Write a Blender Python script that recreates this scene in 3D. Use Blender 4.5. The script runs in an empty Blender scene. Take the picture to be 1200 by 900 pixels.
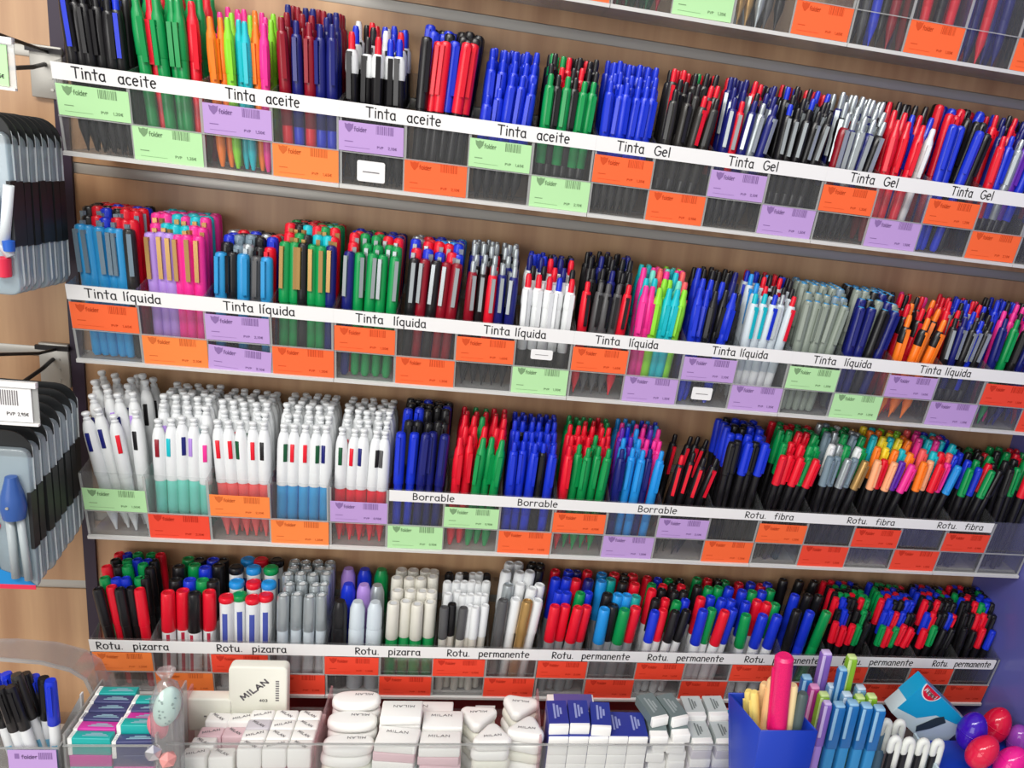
import bpy, bmesh, math, random
from mathutils import Vector, Matrix, Quaternion
SC = bpy.context.scene
COL = SC.collection
rnd = random.Random(7)
PI = math.pi

# ------------------------------------------------------------------ camera, light, exposure
F, CX, CY, CZ, YAW, PITCH, ROLL = 1000.0, 0.40592, -0.92363, 0.08936, 0.19575, -0.29507, 0.137
PX, PY = 750.3, 464.34          # where the lens axis meets the picture, in pixels
cy_, sy_, cp_, sp_, cr_, sr_ = math.cos(YAW), math.sin(YAW), math.cos(PITCH), math.sin(PITCH), math.cos(ROLL), math.sin(ROLL)
FWD = Vector((sy_*cp_, cy_*cp_, sp_)); _r = Vector((cy_, -sy_, 0)); _u = _r.cross(FWD)
RGT = _r*cr_ + _u*sr_; UPV = -_r*sr_ + _u*cr_
CAM = Vector((CX, CY, CZ))
cam = bpy.data.objects.new('camera', bpy.data.cameras.new('camera')); COL.objects.link(cam)
cam.data.sensor_width = 36; cam.data.lens = F/1200*36; cam.data.clip_start = 0.01
cam.data.shift_x = -(PX-600)/1200; cam.data.shift_y = (PY-450)/1200
m = Matrix((RGT, UPV, -FWD)).transposed().to_4x4(); m.translation = CAM
cam.matrix_world = m; SC.camera = cam
SC.view_settings.view_transform = 'Standard'; SC.view_settings.look = 'None'
SC.view_settings.exposure = 0.0; SC.view_settings.gamma = 1.0
SC.view_settings.use_curve_mapping = False
SC.cycles.transparent_max_bounces = 24; SC.cycles.max_bounces = 8
SC.cycles.use_denoising = True
wd = bpy.data.worlds.new('world'); SC.world = wd; wd.use_nodes = True
wd.node_tree.nodes['Background'].inputs[0].default_value = (1.0, 0.97, 0.93, 1)
wd.node_tree.nodes['Background'].inputs[1].default_value = 0.55
def area(name, loc, target, sx, sy, power, color=(1, 0.97, 0.92)):
    d = bpy.data.lights.new(name, 'AREA'); d.shape = 'RECTANGLE'; d.size = sx; d.size_y = sy
    d.energy = power; d.color = color
    o = bpy.data.objects.new(name, d); COL.objects.link(o); o.location = loc
    o.rotation_euler = (Vector(target)-Vector(loc)).to_track_quat('-Z', 'Y').to_euler()
    return o
area('ceiling_light', (-0.35, -1.35, 1.15), (0.25, 0, -0.4), 1.6, 0.25, 28)
area('ceiling_light', (0.75, -1.6, 1.25), (0.55, 0, -0.3), 1.6, 0.25, 9)
area('front_fill_light', (-0.9, -2.3, 0.1), (0.15, 0, -0.55), 1.6, 1.2, 21, (1, 0.98, 0.95))  # added broad fill from behind the camera to even out brightness, not a window

def at(x, y, Y):            # the point at depth Y that the photograph shows at pixel x, y
    d = FWD + RGT*((x-PX)/F) - UPV*((y-PY)/F)
    return CAM + d*((Y-CY)/d.y)
def atz(x, y, Z):           # the same on the level Z
    d = FWD + RGT*((x-PX)/F) - UPV*((y-PY)/F)
    return CAM + d*((Z-CZ)/d.z)

# ------------------------------------------------------------------ helpers
def tag(o, label=None, cat=None, group=None, kind=None):
    for k, v in (('label', label), ('category', cat), ('group', group), ('kind', kind)):
        if v: o[k] = v
    return o
def empty(name, loc=(0, 0, 0)):
    o = bpy.data.objects.new(name, None); o.empty_display_size = 0.01; COL.objects.link(o); o.location = loc
    return o
def mesh_of(bm, mat, name):
    me = bpy.data.meshes.new(name); bm.normal_update(); bm.to_mesh(me); bm.free()
    if mat is not None: me.materials.append(mat)
    return me
def link(name, me, parent=None):
    o = bpy.data.objects.new(name, me); COL.objects.link(o)
    if parent is not None: o.parent = parent
    return o
def obj(name, bm, mat, parent=None): return link(name, mesh_of(bm, mat, name), parent)
def lathe(prof, seg=12, bm=None, ox=0, oy=0):
    bm = bm or bmesh.new(); rings = []
    for r, z in prof:
        if r < 1e-6: rings.append([bm.verts.new((ox, oy, z))])
        else: rings.append([bm.verts.new((ox+r*math.cos(2*PI*i/seg), oy+r*math.sin(2*PI*i/seg), z)) for i in range(seg)])
    for a, b in zip(rings, rings[1:]):
        for i in range(seg):
            j = (i+1) % seg
            vs = [a[i % len(a)], a[j % len(a)], b[j % len(b)], b[i % len(b)]]
            u = []
            for v in vs:
                if v not in u: u.append(v)
            if len(u) > 2:
                f = bm.faces.new(u); f.smooth = True
    for k in range(1, len(prof)-1):
        (r0, z0), (r1, z1), (r2, z2) = prof[k-1:k+2]
        a = math.atan2(r1-r0, z1-z0); b = math.atan2(r2-r1, z2-z1)
        if abs(a-b) > 0.6 and len(rings[k]) > 1:
            for i in range(seg):
                e = bm.edges.get((rings[k][i], rings[k][(i+1) % seg]))
                if e: e.smooth = False
    if len(rings[0]) > 1: bm.faces.new(list(reversed(rings[0])))
    if len(rings[-1]) > 1: bm.faces.new(rings[-1])
    return bm
def box(x0, x1, y0, y1, z0, z1, bm=None, bev=0, seg=2):
    b = bmesh.new()
    bmesh.ops.create_cube(b, size=1, matrix=Matrix.Translation(((x0+x1)/2, (y0+y1)/2, (z0+z1)/2)) @ Matrix.Diagonal((x1-x0, y1-y0, z1-z0, 1)))
    if bev:
        bmesh.ops.bevel(b, geom=b.edges[:], offset=bev, segments=seg, affect='EDGES', profile=0.5)
        for f in b.faces: f.smooth = True
        for e in b.edges:
            if len(e.link_faces) == 2 and e.calc_face_angle(0) > 0.9: e.smooth = False
    if bm is None: return b
    me = bpy.data.meshes.new('t'); b.to_mesh(me); b.free(); bm.from_mesh(me); bpy.data.meshes.remove(me)
    return bm
def prism(pts, depth, bev=0, axis='Y', seg=3):     # outline in XZ extruded along +Y (or in XY along +Z)
    b = bmesh.new()
    put = (lambda p, d: (p[0], d, p[1])) if axis == 'Y' else (lambda p, d: (p[0], p[1], d))
    f = b.faces.new([b.verts.new(put(p, 0)) for p in pts])
    r = bmesh.ops.extrude_face_region(b, geom=[f])
    vv = [g for g in r['geom'] if isinstance(g, bmesh.types.BMVert)]
    bmesh.ops.translate(b, vec=(0, depth, 0) if axis == 'Y' else (0, 0, depth), verts=vv)
    bmesh.ops.recalc_face_normals(b, faces=b.faces[:])
    if bev:
        caps = [e for e in b.edges if any(len(fc.verts) == len(pts) for fc in e.link_faces)]
        bmesh.ops.bevel(b, geom=caps, offset=bev, segments=seg, affect='EDGES', profile=0.5)
    for fc in b.faces: fc.smooth = True
    for e in b.edges:
        if len(e.link_faces) == 2 and e.calc_face_angle(0) > 0.7: e.smooth = False
    return b
def tube(path, rads, seg=10, bm=None):
    bm = bm or bmesh.new(); rings = []
    path = [Vector(p) for p in path]
    if not isinstance(rads, (list, tuple)): rads = [rads]*len(path)
    up = None
    for i, p in enumerate(path):
        t = (path[min(i+1, len(path)-1)]-path[max(i-1, 0)]).normalized()
        if up is None: up = t.orthogonal().normalized()
        up = (up - t*up.dot(t)).normalized(); w = t.cross(up)
        rings.append([bm.verts.new(p+(up*math.cos(2*PI*k/seg)+w*math.sin(2*PI*k/seg))*rads[i]) for k in range(seg)])
    for a, b in zip(rings, rings[1:]):
        for k in range(seg):
            f = bm.faces.new((a[k], a[(k+1) % seg], b[(k+1) % seg], b[k])); f.smooth = True
    bm.faces.new(list(reversed(rings[0]))); bm.faces.new(rings[-1])
    bmesh.ops.recalc_face_normals(bm, faces=bm.faces[:])
    return bm
def rrect(x0, x1, y0, y1, r, n=4):
    out = []
    for cx, cy, a in ((x1-r, y1-r, 0), (x0+r, y1-r, 90), (x0+r, y0+r, 180), (x1-r, y0+r, 270)):
        out += [(cx+r*math.cos(math.radians(a+90*k/n)), cy+r*math.sin(math.radians(a+90*k/n))) for k in range(n+1)]
    return out

# ------------------------------------------------------------------ materials
def lin(c): return tuple(((v/255)/12.92 if v/255 <= 0.04045 else ((v/255+0.055)/1.055)**2.4) for v in c)
MATS = {}
def mat(name, rgb, rough=0.4, metal=0.0, spec=0.5, noise=0.0, nscale=40, emit=0, trans=0):
    if name in MATS: return MATS[name]
    mt = bpy.data.materials.new(name); mt.use_nodes = True
    nt = mt.node_tree; p = nt.nodes['Principled BSDF']
    c = (*lin(rgb), 1)
    p.inputs['Base Color'].default_value = c
    p.inputs['Roughness'].default_value = rough; p.inputs['Metallic'].default_value = metal
    p.inputs['Specular IOR Level'].default_value = spec
    if trans: p.inputs['Transmission Weight'].default_value = trans
    if noise:
        tc = nt.nodes.new('ShaderNodeTexCoord'); n = nt.nodes.new('ShaderNodeTexNoise'); n.inputs['Scale'].default_value = nscale
        nt.links.new(tc.outputs['Object'], n.inputs['Vector'])
        r = nt.nodes.new('ShaderNodeMapRange'); r.inputs['To Min'].default_value = 1-noise; r.inputs['To Max'].default_value = 1+noise
        nt.links.new(n.outputs['Fac'], r.inputs['Value'])
        mx = nt.nodes.new('ShaderNodeVectorMath'); mx.operation = 'SCALE'; mx.inputs[0].default_value = c[:3]
        nt.links.new(r.outputs['Result'], mx.inputs['Scale']); nt.links.new(mx.outputs['Vector'], p.inputs['Base Color'])
    MATS[name] = mt; return mt
def clear(name, tint=(0.97, 0.975, 0.975), gloss=0.03, haze=0.03, hazecol=(0.8, 0.82, 0.84), rough=0.08):
    if name in MATS: return MATS[name]
    mt = bpy.data.materials.new(name); mt.use_nodes = True; nt = mt.node_tree; nt.nodes.clear()
    out = nt.nodes.new('ShaderNodeOutputMaterial'); tr = nt.nodes.new('ShaderNodeBsdfTransparent'); tr.inputs[0].default_value = (*tint, 1)
    gl = nt.nodes.new('ShaderNodeBsdfGlossy'); gl.inputs['Roughness'].default_value = rough
    df = nt.nodes.new('ShaderNodeBsdfDiffuse'); df.inputs[0].default_value = (*hazecol, 1)
    fr = nt.nodes.new('ShaderNodeFresnel'); fr.inputs['IOR'].default_value = 1.45
    mm = nt.nodes.new('ShaderNodeMath'); mm.operation = 'MULTIPLY_ADD'; mm.inputs[1].default_value = 0.35; mm.inputs[2].default_value = gloss-0.03
    nt.links.new(fr.outputs[0], mm.inputs[0])
    m1 = nt.nodes.new('ShaderNodeMixShader'); m1.inputs[0].default_value = haze
    nt.links.new(tr.outputs[0], m1.inputs[1]); nt.links.new(df.outputs[0], m1.inputs[2])
    m2 = nt.nodes.new('ShaderNodeMixShader'); nt.links.new(mm.outputs[0], m2.inputs[0])
    nt.links.new(m1.outputs[0], m2.inputs[1]); nt.links.new(gl.outputs[0], m2.inputs[2])
    nt.links.new(m2.outputs[0], out.inputs[0])
    MATS[name] = mt; return mt
ACRYL = clear('clear_acrylic')
EDGE = clear('acrylic_edge', (0.85, 0.86, 0.86), 0.12, 0.35, (0.72, 0.73, 0.72), 0.15)
LEDGE = clear('frosted_ledge', (0.9, 0.9, 0.9), 0.15, 0.75, (0.86, 0.86, 0.84), 0.2)
WRAP = clear('cellophane', (0.95, 0.96, 0.97), 0.14, 0.12, (0.85, 0.87, 0.88), 0.15)
BLIS = clear('blister_plastic', (0.80, 0.86, 0.89), 0.10, 0.42, (0.50, 0.60, 0.66), 0.15)
PAPER = mat('white_paper', (236, 236, 236), 0.7)
INK = mat('black_ink', (52, 50, 54), 0.8, spec=0.1)
GREYINK = mat('grey_ink', (120, 116, 120), 0.8, spec=0.1)

PAL = {  # letter: (rgb, colour word)
 'k': ((24, 23, 26), 'black'), 'b': ((24, 52, 205), 'blue'), 'n': ((24, 30, 112), 'navy'), 'r': ((226, 22, 46), 'red'),
 'd': ((140, 14, 34), 'dark-red'), 'g': ((10, 146, 76), 'green'), 'G': ((14, 84, 50), 'dark-green'), 'o': ((252, 128, 36), 'orange'),
 'l': ((140, 218, 50), 'lime'), 't': ((20, 186, 200), 'turquoise'), 'p': ((238, 50, 150), 'pink'), 'v': ((98, 40, 170), 'purple'),
 'w': ((228, 231, 233), 'white'), 's': ((176, 184, 188), 'silver-grey'), 'c': ((205, 216, 224), 'clear-bodied'), 'y': ((246, 220, 50), 'yellow'),
 'a': ((188, 150, 92), 'gold'), 'L': ((34, 146, 224), 'sky-blue'), 'e': ((20, 156, 150), 'teal'), 'x': ((84, 84, 86), 'dark-grey'),
 'q': ((178, 142, 222), 'lavender'), 'f': ((250, 176, 130), 'peach'), 'm': ((112, 212, 196), 'mint'), 'z': ((118, 138, 152), 'slate-grey'),
 'B': ((46, 150, 210), 'light-blue'), 'K': ((48, 46, 44), 'charcoal'), 'j': ((136, 146, 136), 'grey-green'), 'R': ((236, 92, 92), 'coral'), 'u': ((222, 220, 210), 'cream')}
def pm(ch, gl=False): return mat('plastic_'+PAL[ch][1].replace('-', '_'), PAL[ch][0], 0.28, metal=0.55 if ch in 'sa' else 0.0)

# ------------------------------------------------------------------ round-ended stroke lettering
def arc(cx, cy, rx, ry, a0, a1, n=10):
    return [(cx+rx*math.cos(math.radians(a0+(a1-a0)*i/n)), cy+ry*math.sin(math.radians(a0+(a1-a0)*i/n))) for i in range(n+1)]
O_ = arc(.24, .25, .22, .25, 0, 360, 16)
GL = {
 'T': (.62, [[(.02, .72), (.60, .70)], [(.31, .71), (.30, 0)]]), 'i': (.18, [[(.09, .48), (.09, 0)], [(.09, .66), (.095, .68)]]),
 'í': (.22, [[(.09, .48), (.09, 0)], [(.08, .62), (.20, .76)]]),
 'n': (.46, [[(.06, .5), (.06, 0)], [(.06, .30)] + arc(.23, .32, .17, .18, 160, 0, 8) + [(.41, 0)]]),
 't': (.42, [[(.20, .72), (.20, .06), (.23, 0)], [(.02, .50), (.40, .50)]]),
 'a': (.48, [arc(.22, .24, .20, .24, 40, 320, 14), [(.40, .48), (.40, .06), (.45, 0)]]),
 'c': (.42, [arc(.24, .25, .21, .25, 50, 310, 12)]), 'e': (.48, [[(.04, .26), (.42, .30)] + arc(.23, .25, .20, .25, 15, 310, 14)]),
 'G': (.66, [arc(.34, .36, .31, .36, 50, 350, 16) + [(.64, .34), (.40, .34)]]), 'l': (.16, [[(.08, .74), (.08, 0)]]),
 'q': (.48, [arc(.22, .25, .20, .24, 40, 320, 14), [(.40, .48), (.40, -.24)]]), 'u': (.48, [[(.06, .48), (.06, .2)] + arc(.22, .2, .16, .2, 180, 350, 8), [(.40, .48), (.40, .04), (.44, 0)]]),
 'd': (.48, [arc(.22, .24, .20, .24, 40, 320, 14), [(.41, .74), (.41, 0)]]), 'B': (.52, [[(.07, .72), (.07, 0)], [(.07, .72)] + arc(.2, .55, .2, .16, 80, -90, 8) + [(.09, .38)] + arc(.22, .19, .24, .19, 85, -90, 8) + [(.07, 0)]]),
 'o': (.48, [O_]), 'r': (.36, [[(.06, .5), (.06, 0)], [(.06, .28)] + arc(.22, .32, .15, .17, 160, 40, 6)]),
 'b': (.48, [[(.07, .74), (.07, 0)], arc(.25, .24, .19, .24, 150, -150, 14)]), 'R': (.54, [[(.07, .72), (.07, 0)], [(.07, .72)] + arc(.22, .53, .24, .18, 80, -90, 8) + [(.09, .34), (.50, 0)]]),
 '.': (.16, [[(.08, .02), (.085, .03)]]), 'f': (.40, [[(.38, .68)] + arc(.27, .6, .11, .13, 60, 180, 6) + [(.16, 0)], [(.03, .42), (.34, .42)]]),
 'p': (.48, [[(.07, .48), (.07, -.24)], arc(.25, .25, .19, .24, 150, -150, 14)]), 'z': (.44, [[(.05, .48), (.40, .48), (.04, .01), (.42, .01)]]),
 'm': (.66, [[(.06, .5), (.06, 0)], [(.06, .32)] + arc(.19, .34, .13, .15, 160, 0, 6) + [(.33, .04)], [(.33, .32)] + arc(.46, .34, .13, .15, 160, 0, 6) + [(.60, 0)]]),
 'A': (.60, [[(.03, 0), (.31, .72), (.57, 0)], [(.14, .26), (.47, .26)]]), 'L': (.46, [[(.07, .72), (.07, .01), (.44, .01)]]), 'M': (.70, [[(.06, 0), (.12, .72), (.35, .18), (.58, .72), (.64, 0)]]),
 'I': (.20, [[(.10, .72), (.10, 0)]]), 'N': (.60, [[(.07, 0), (.07, .72), (.53, 0), (.53, .72)]]), 'P': (.50, [[(.07, .72), (.07, 0)], [(.07, .72)] + arc(.22, .53, .24, .18, 80, -90, 8) + [(.07, .35)]]),
 'V': (.56, [[(.03, .72), (.28, 0), (.53, .72)]]), ',': (.16, [[(.10, .06), (.05, -.10)]]), '0': (.50, [arc(.25, .36, .20, .36, 0, 360, 16)]), '1': (.26, [[(.04, .58), (.14, .72), (.14, 0)]]),
 '2': (.48, [arc(.23, .53, .19, .19, 170, -30, 8) + [(.05, .0), (.44, .0)]]), '3': (.46, [arc(.21, .54, .18, .18, 150, -80, 8), arc(.21, .18, .20, .19, 85, -150, 8)]), '4': (.50, [[(.36, 0), (.36, .72), (.04, .22), (.48, .22)]]),
 '5': (.48, [[(.42, .72), (.10, .72), (.08, .42)] + arc(.22, .22, .20, .22, 110, -150, 10)]), '6': (.46, [arc(.22, .20, .18, .2, 0, 360, 14), [(.05, .24), (.14, .55), (.28, .72)]]), '8': (.46, [arc(.22, .54, .16, .17, 0, 360, 14), arc(.22, .19, .19, .19, 0, 360, 14)]), '9': (.46, [arc(.22, .52, .18, .2, 0, 360, 14), [(.40, .52), (.34, 0)]]), '€': (.56, [arc(.34, .36, .24, .34, 50, 310, 12), [(.03, .43), (.40, .43)], [(.03, .30), (.38, .30)]]), ' ': (.34, [])}
def text_width(s): return sum(GL[c][0]+.10 for c in s)-.10
def lettering(bm, s, x0, z0, size, stroke, width=None, put=None):
    """Strokes of a line of writing; put(u, v) turns the line's own plane into 3-D points."""
    sx = (width/text_width(s)) if width else size
    put = put or (lambda u, v: (u, 0, v))
    x = 0.0; h = stroke/2
    for ch in s:
        w, strokes = GL[ch]
        for st in strokes:
            pts = [Vector((x0+(x+px)*sx, z0+pz*size)) for px, pz in st]
            for p, q in zip(pts, pts[1:]):
                d = q-p
                if d.length < 1e-9: continue
                nrm = Vector((-d.y, d.x)).normalized()*h
                bm.faces.new([bm.verts.new(put(*v)) for v in (p-nrm, q-nrm, q+nrm, p+nrm)])
            for p in (pts if len(pts) > 3 else [pts[0], pts[-1]] + pts[1:-1]):
                bm.faces.new([bm.verts.new(put(p.x+h*math.cos(k*PI/4), p.y+h*math.sin(k*PI/4))) for k in range(8)])
        x += w+.10
    return bm
def quad(bm, u0, u1, v0, v1, put): bm.faces.new([bm.verts.new(put(*p)) for p in ((u0, v0), (u1, v0), (u1, v1), (u0, v1))])

# ------------------------------------------------------------------ the setting
PITCHX = 0.063
HT = 0.0838
TILT = 0.015/HT
ZR = [0.206, 0.0, -0.206, -0.407, -0.6095]
WALLY = 0.090
wood = mat('melamine_wood', (168, 132, 100), 0.36)
nt = wood.node_tree; p = nt.nodes['Principled BSDF']
tc = nt.nodes.new('ShaderNodeTexCoord'); mp = nt.nodes.new('ShaderNodeMapping'); mp.inputs['Scale'].default_value = (38, 38, 2.2)
nz = nt.nodes.new('ShaderNodeTexNoise'); nz.inputs['Scale'].default_value = 1.0; nz.inputs['Detail'].default_value = 6
cr = nt.nodes.new('ShaderNodeValToRGB')
cr.color_ramp.elements[0].position = 0.3; cr.color_ramp.elements[0].color = (*lin((164, 124, 92)), 1)
cr.color_ramp.elements[1].position = 0.7; cr.color_ramp.elements[1].color = (*lin((198, 160, 122)), 1)
nt.links.new(tc.outputs['Object'], mp.inputs[0]); nt.links.new(mp.outputs[0], nz.inputs[0]); nt.links.new(nz.outputs[0], cr.inputs[0]); nt.links.new(cr.outputs[0], p.inputs['Base Color'])
GREYMET = mat('grey_metal', (176, 174, 168), 0.35, 0.35)
DARKMET = mat('dark_metal', (40, 38, 40), 0.4, 0.5)
RAILZ = []
for a, b in zip(ZR, ZR[1:] + [ZR[-1]-0.1934]): RAILZ += [a-0.022, (a+b)/2-0.014]
RAILZ = [ZR[0]+0.19, ZR[0]+0.09] + RAILZ
bm = bmesh.new(); prev = 0.75
zs = sorted([z for z in RAILZ if z > -0.60], reverse=True)
edges = [0.75] + zs + [-1.0]
ym = WALLY+0.012
prof = []
for i in range(len(edges)-1):
    t = edges[i]-(0.006 if i else 0); b = edges[i+1]+(0.006 if i < len(edges)-2 else 0)
    prof += [(WALLY, t), (WALLY, b)]
    if i < len(edges)-2: prof += [(ym, b), (ym, b-0.012)]
va = [bm.verts.new((-1.0, y, z)) for y, z in prof]; vb = [bm.verts.new((1.136, y, z)) for y, z in prof]
for i in range(len(prof)-1): bm.faces.new((va[i], va[i+1], vb[i+1], vb[i]))
bk = [bm.verts.new((x, 0.12, z)) for x, z in ((-1.0, prof[-1][1]), (1.136, prof[-1][1]), (1.136, 0.75), (-1.0, 0.75))]
bm.faces.new(bk); bm.faces.new((va[0], vb[0], bk[2], bk[3])); bm.faces.new((va[-1], bk[0], bk[1], vb[-1]))
bm.faces.new(vb + [bk[1], bk[2]]); bm.faces.new(list(reversed(va)) + [bk[3], bk[0]])
bmesh.ops.recalc_face_normals(bm, faces=bm.faces[:])
tag(obj('wall_back', bm, wood), 'brown wood slatted wall panel behind the pen shelves', kind='structure')
for i, z in enumerate(zs):
    b = box(-1.0, 1.136, WALLY+0.0015, ym, z-0.006, z+0.006, bev=0.001)
    tag(obj('trim_%d' % (i+1), b, GREYMET), 'grey metal rail set into the slatted wall', kind='structure')
tag(obj('trim_20', box(-0.045, -0.032, WALLY-0.004, WALLY+0.0005, -0.62, 0.6), mat('upright_purple', (44, 30, 52), 0.5)), 'dark upright slot strip on the wall', kind='structure')
panel_m = mat('blue_panel', (96, 98, 170), 0.25, noise=0.3, nscale=5)
tag(obj('wall_right', box(1.136, 1.155, -0.65, 0.12, -1.2, 0.75), panel_m), 'glossy blue violet end panel', kind='structure')
tag(obj('baseboard_back', box(-0.02, 1.136, 0.062, 0.12, -1.0, -0.626), mat('dark_red_board', (150, 24, 30), 0.4)), 'dark red board below the pen shelves', kind='structure')
tag(obj('floor', box(-2.2, 2.6, -2.6, 0.12, -1.72, -1.70), mat('floor_tile', (150, 146, 140), 0.5, noise=0.1, nscale=5)), 'grey shop floor', kind='structure')
CT = -0.70
ctr = empty('display_counter', (0.1, -0.15, -1.70))
obj('worktop', box(-0.7, 1.03, -0.13, 0.21, CT+1.70-0.02, CT+1.70, bev=0.003), mat('counter_white', (214, 206, 200), 0.4), ctr)
obj('plinth', box(-0.68, 1.01, -0.11, 0.21, 0.0, CT+1.70-0.02), mat('counter_red', (150, 30, 36), 0.4), ctr)
tag(ctr, 'white topped counter under the wall of pens', 'counter')

# ------------------------------------------------------------------ pens
MC = {}
def cached(key, build, ch):
    k = key+(ch,)
    if k not in MC: MC[k] = mesh_of(build(), ch if not isinstance(ch, str) else pm(ch), key[-1])
    return MC[k]
def clip_bm(y, z0, z1, w=0.0019, t=0.0014):
    b = box(-w, w, y-0.0012-t, y-0.0012, z0, z1)
    box(-w, w, y-0.0014, y+0.0012, z1-0.004, z1, b)
    bmesh.ops.remove_doubles(b, verts=b.verts[:], dist=1e-6)
    return b
def front_patch(r, z0, z1, a=0.75, n=6):
    b = bmesh.new()
    A = [b.verts.new((r*math.sin(-a+2*a*i/n), -r*math.cos(-a+2*a*i/n), z0)) for i in range(n+1)]
    B = [b.verts.new((r*math.sin(-a+2*a*i/n), -r*math.cos(-a+2*a*i/n), z1)) for i in range(n+1)]
    for i in range(n): b.faces.new((A[i], A[i+1], B[i+1], B[i])).smooth = True
    return b
KINDS = {
 'click': (0.1425, 'grip', [
   ('grip', lambda: lathe([(0, 0), (.0008, 0), (.0012, .004), (.0042, .017), (.0050, .02), (.0053, .046)])),
   ('barrel', lambda: lathe([(.0049, .046), (.0055, .047), (.0057, .112), (.0049, .128), (.0042, .130), (0, .130)])),
   ('button', lambda: lathe([(.0030, .1295), (.0031, .139), (.0024, .1420), (0, .1425)], 8)),
   ('clip', lambda: clip_bm(-.0056, .088, .127))]),
 'collar': (0.1425, 'grip', [
   ('grip', lambda: lathe([(0, 0), (.0008, 0), (.0012, .004), (.0042, .017), (.0054, .02), (.0057, .050)])),
   ('barrel', lambda: lathe([(.0050, .050), (.0055, .051), (.0056, .108), (.0045, .124), (0, .124)])),
   ('collar', lambda: lathe([(.0058, .104), (.0064, .108), (.0060, .122), (.0044, .126), (0, .126)])),
   ('button', lambda: lathe([(.0034, .1255), (.0034, .138), (.0024, .1420), (0, .1425)], 8)),
   ('clip', lambda: clip_bm(-.0060, .080, .124, .0024))]),
 'cap': (0.1412, 'barrel', [
   ('barrel', lambda: lathe([(0, 0), (.003, 0), (.0046, .004), (.0049, .08)])),
   ('cap', lambda: lathe([(.0050, .076), (.0057, .0765), (.0058, .130), (.0054, .1385), (.0047, .1404), (0, .1404)])),
   ('plug', lambda: lathe([(.0034, .1402), (.0033, .1412), (0, .1412)], 10)),
   ('clip', lambda: clip_bm(-.0057, .092, .137))]),
 'taper': (0.1420, 'barrel', [
   ('barrel', lambda: lathe([(0, 0), (.002, 0), (.0035, .006), (.0052, .018), (.0054, .10)])),
   ('cap', lambda: lathe([(.0054, .09), (.0060, .091), (.0061, .112), (.0052, .126), (.0036, .131), (.0033, .139), (.0024, .1418), (0, .1420)])),
   ('clip', lambda: clip_bm(-.0060, .084, .122, .0022))]),
 'four': (0.1440, 'lower_barrel', [
   ('lower_barrel', lambda: lathe([(0, 0), (.0012, 0), (.0016, .004), (.0052, .022), (.0060, .03), (.0062, .072)])),
   ('upper_barrel', lambda: lathe([(.0060, .068), (.0066, .0685), (.0069, .070), (.0069, .112), (.0064, .124), (.0050, .131), (.0036, .134), (0, .134)])),
   ('slider', lambda: box(-.0021, .0021, -.0074, -.0050, .099, .121, bev=.0006)),
   ('ball_top', lambda: lathe([(.0030, .1335), (.0036, .1345), (.0036, .1368), (.0024, .1375), (.0024, .1382), (.0038, .1400), (.0042, .1420), (.0034, .1436), (.0016, .1440), (0, .1440)], 10))]),
 'marker': (0.1345, 'barrel', [
   ('barrel', lambda: lathe([(0, 0), (.0068, 0), (.0078, .002), (.0079, .086), (.0066, .090)], 16)),
   ('cap', lambda: lathe([(.0080, .080), (.0085, .081), (.0081, .126), (.0078, .1332), (.0070, .1345), (.0052, .1345), (.0048, .1332), (0, .1332)], 16)),
   ('top_disc', lambda: lathe([(.0046, .1329), (.0045, .1341), (0, .1341)], 12))]),
 'slim': (0.140, 'barrel', [
   ('barrel', lambda: lathe([(0, 0), (.0045, 0), (.0052, .002), (.0054, .095)])),
   ('cap', lambda: lathe([(.0054, .088), (.0060, .0885), (.0060, .136), (.0052, .1395), (.0040, .140), (.0036, .1385), (0, .1385)])),
   ('top_disc', lambda: lathe([(.0031, .1384), (.0030, .1394), (0, .1394)], 10))]),
 'fibre': (0.150, 'barrel', [
   ('barrel', lambda: lathe([(0, 0), (.0032, 0), (.0040, .002), (.0043, .118)], 10)),
   ('cap', lambda: lathe([(.0044, .108), (.0051, .109), (.0051, .142), (.0044, .1490), (.0026, .150), (0, .150)], 10)),
   ('clip', lambda: clip_bm(-.0050, .114, .146, .0014))]),
 'plug': (0.1345, 'barrel', [
   ('barrel', lambda: lathe([(0, 0), (.0070, 0), (.0078, .003), (.0079, .128)], 16)),
   ('end_plug', lambda: lathe([(.0080, .126), (.0087, .127), (.0088, .1315), (.0080, .1335), (.0056, .1345), (.0050, .1338), (0, .1338)], 16))]),
 'bottle': (0.130, 'barrel', [
   ('barrel', lambda: lathe([(0, 0), (.0085, 0), (.0098, .002), (.0098, .088), (.0080, .096)], 16)),
   ('cap', lambda: lathe([(.0086, .092), (.0096, .093), (.0090, .120), (.0070, .127), (.0058, .130), (0, .130)], 16))]),
}
def make_pen(name, kind, parts, base, d, L, spin, label, cat, group, rs=1.0, prints=None):
    L0, _, plist = KINDS[kind]
    root = empty(name, base)
    z = d.normalized(); x = (Vector((1, 0, 0))-z*z.x).normalized(); y = z.cross(x)
    q = Matrix((x, y, z)).transposed().to_quaternion() @ Quaternion((0, 0, 1), spin)
    root.rotation_mode = 'QUATERNION'; root.rotation_quaternion = q; root.scale = (rs, rs, L/L0)
    for pn, build in plist:
        ch = parts.get(pn)
        if ch in (None, '-'): continue
        link(pn, cached((kind, pn), build, ch), root)
    for pn, build, mt in (prints or ()):
        link(pn, cached((kind, pn), build, mt), root)
    tag(root, label, cat, group)
    return root

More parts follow.
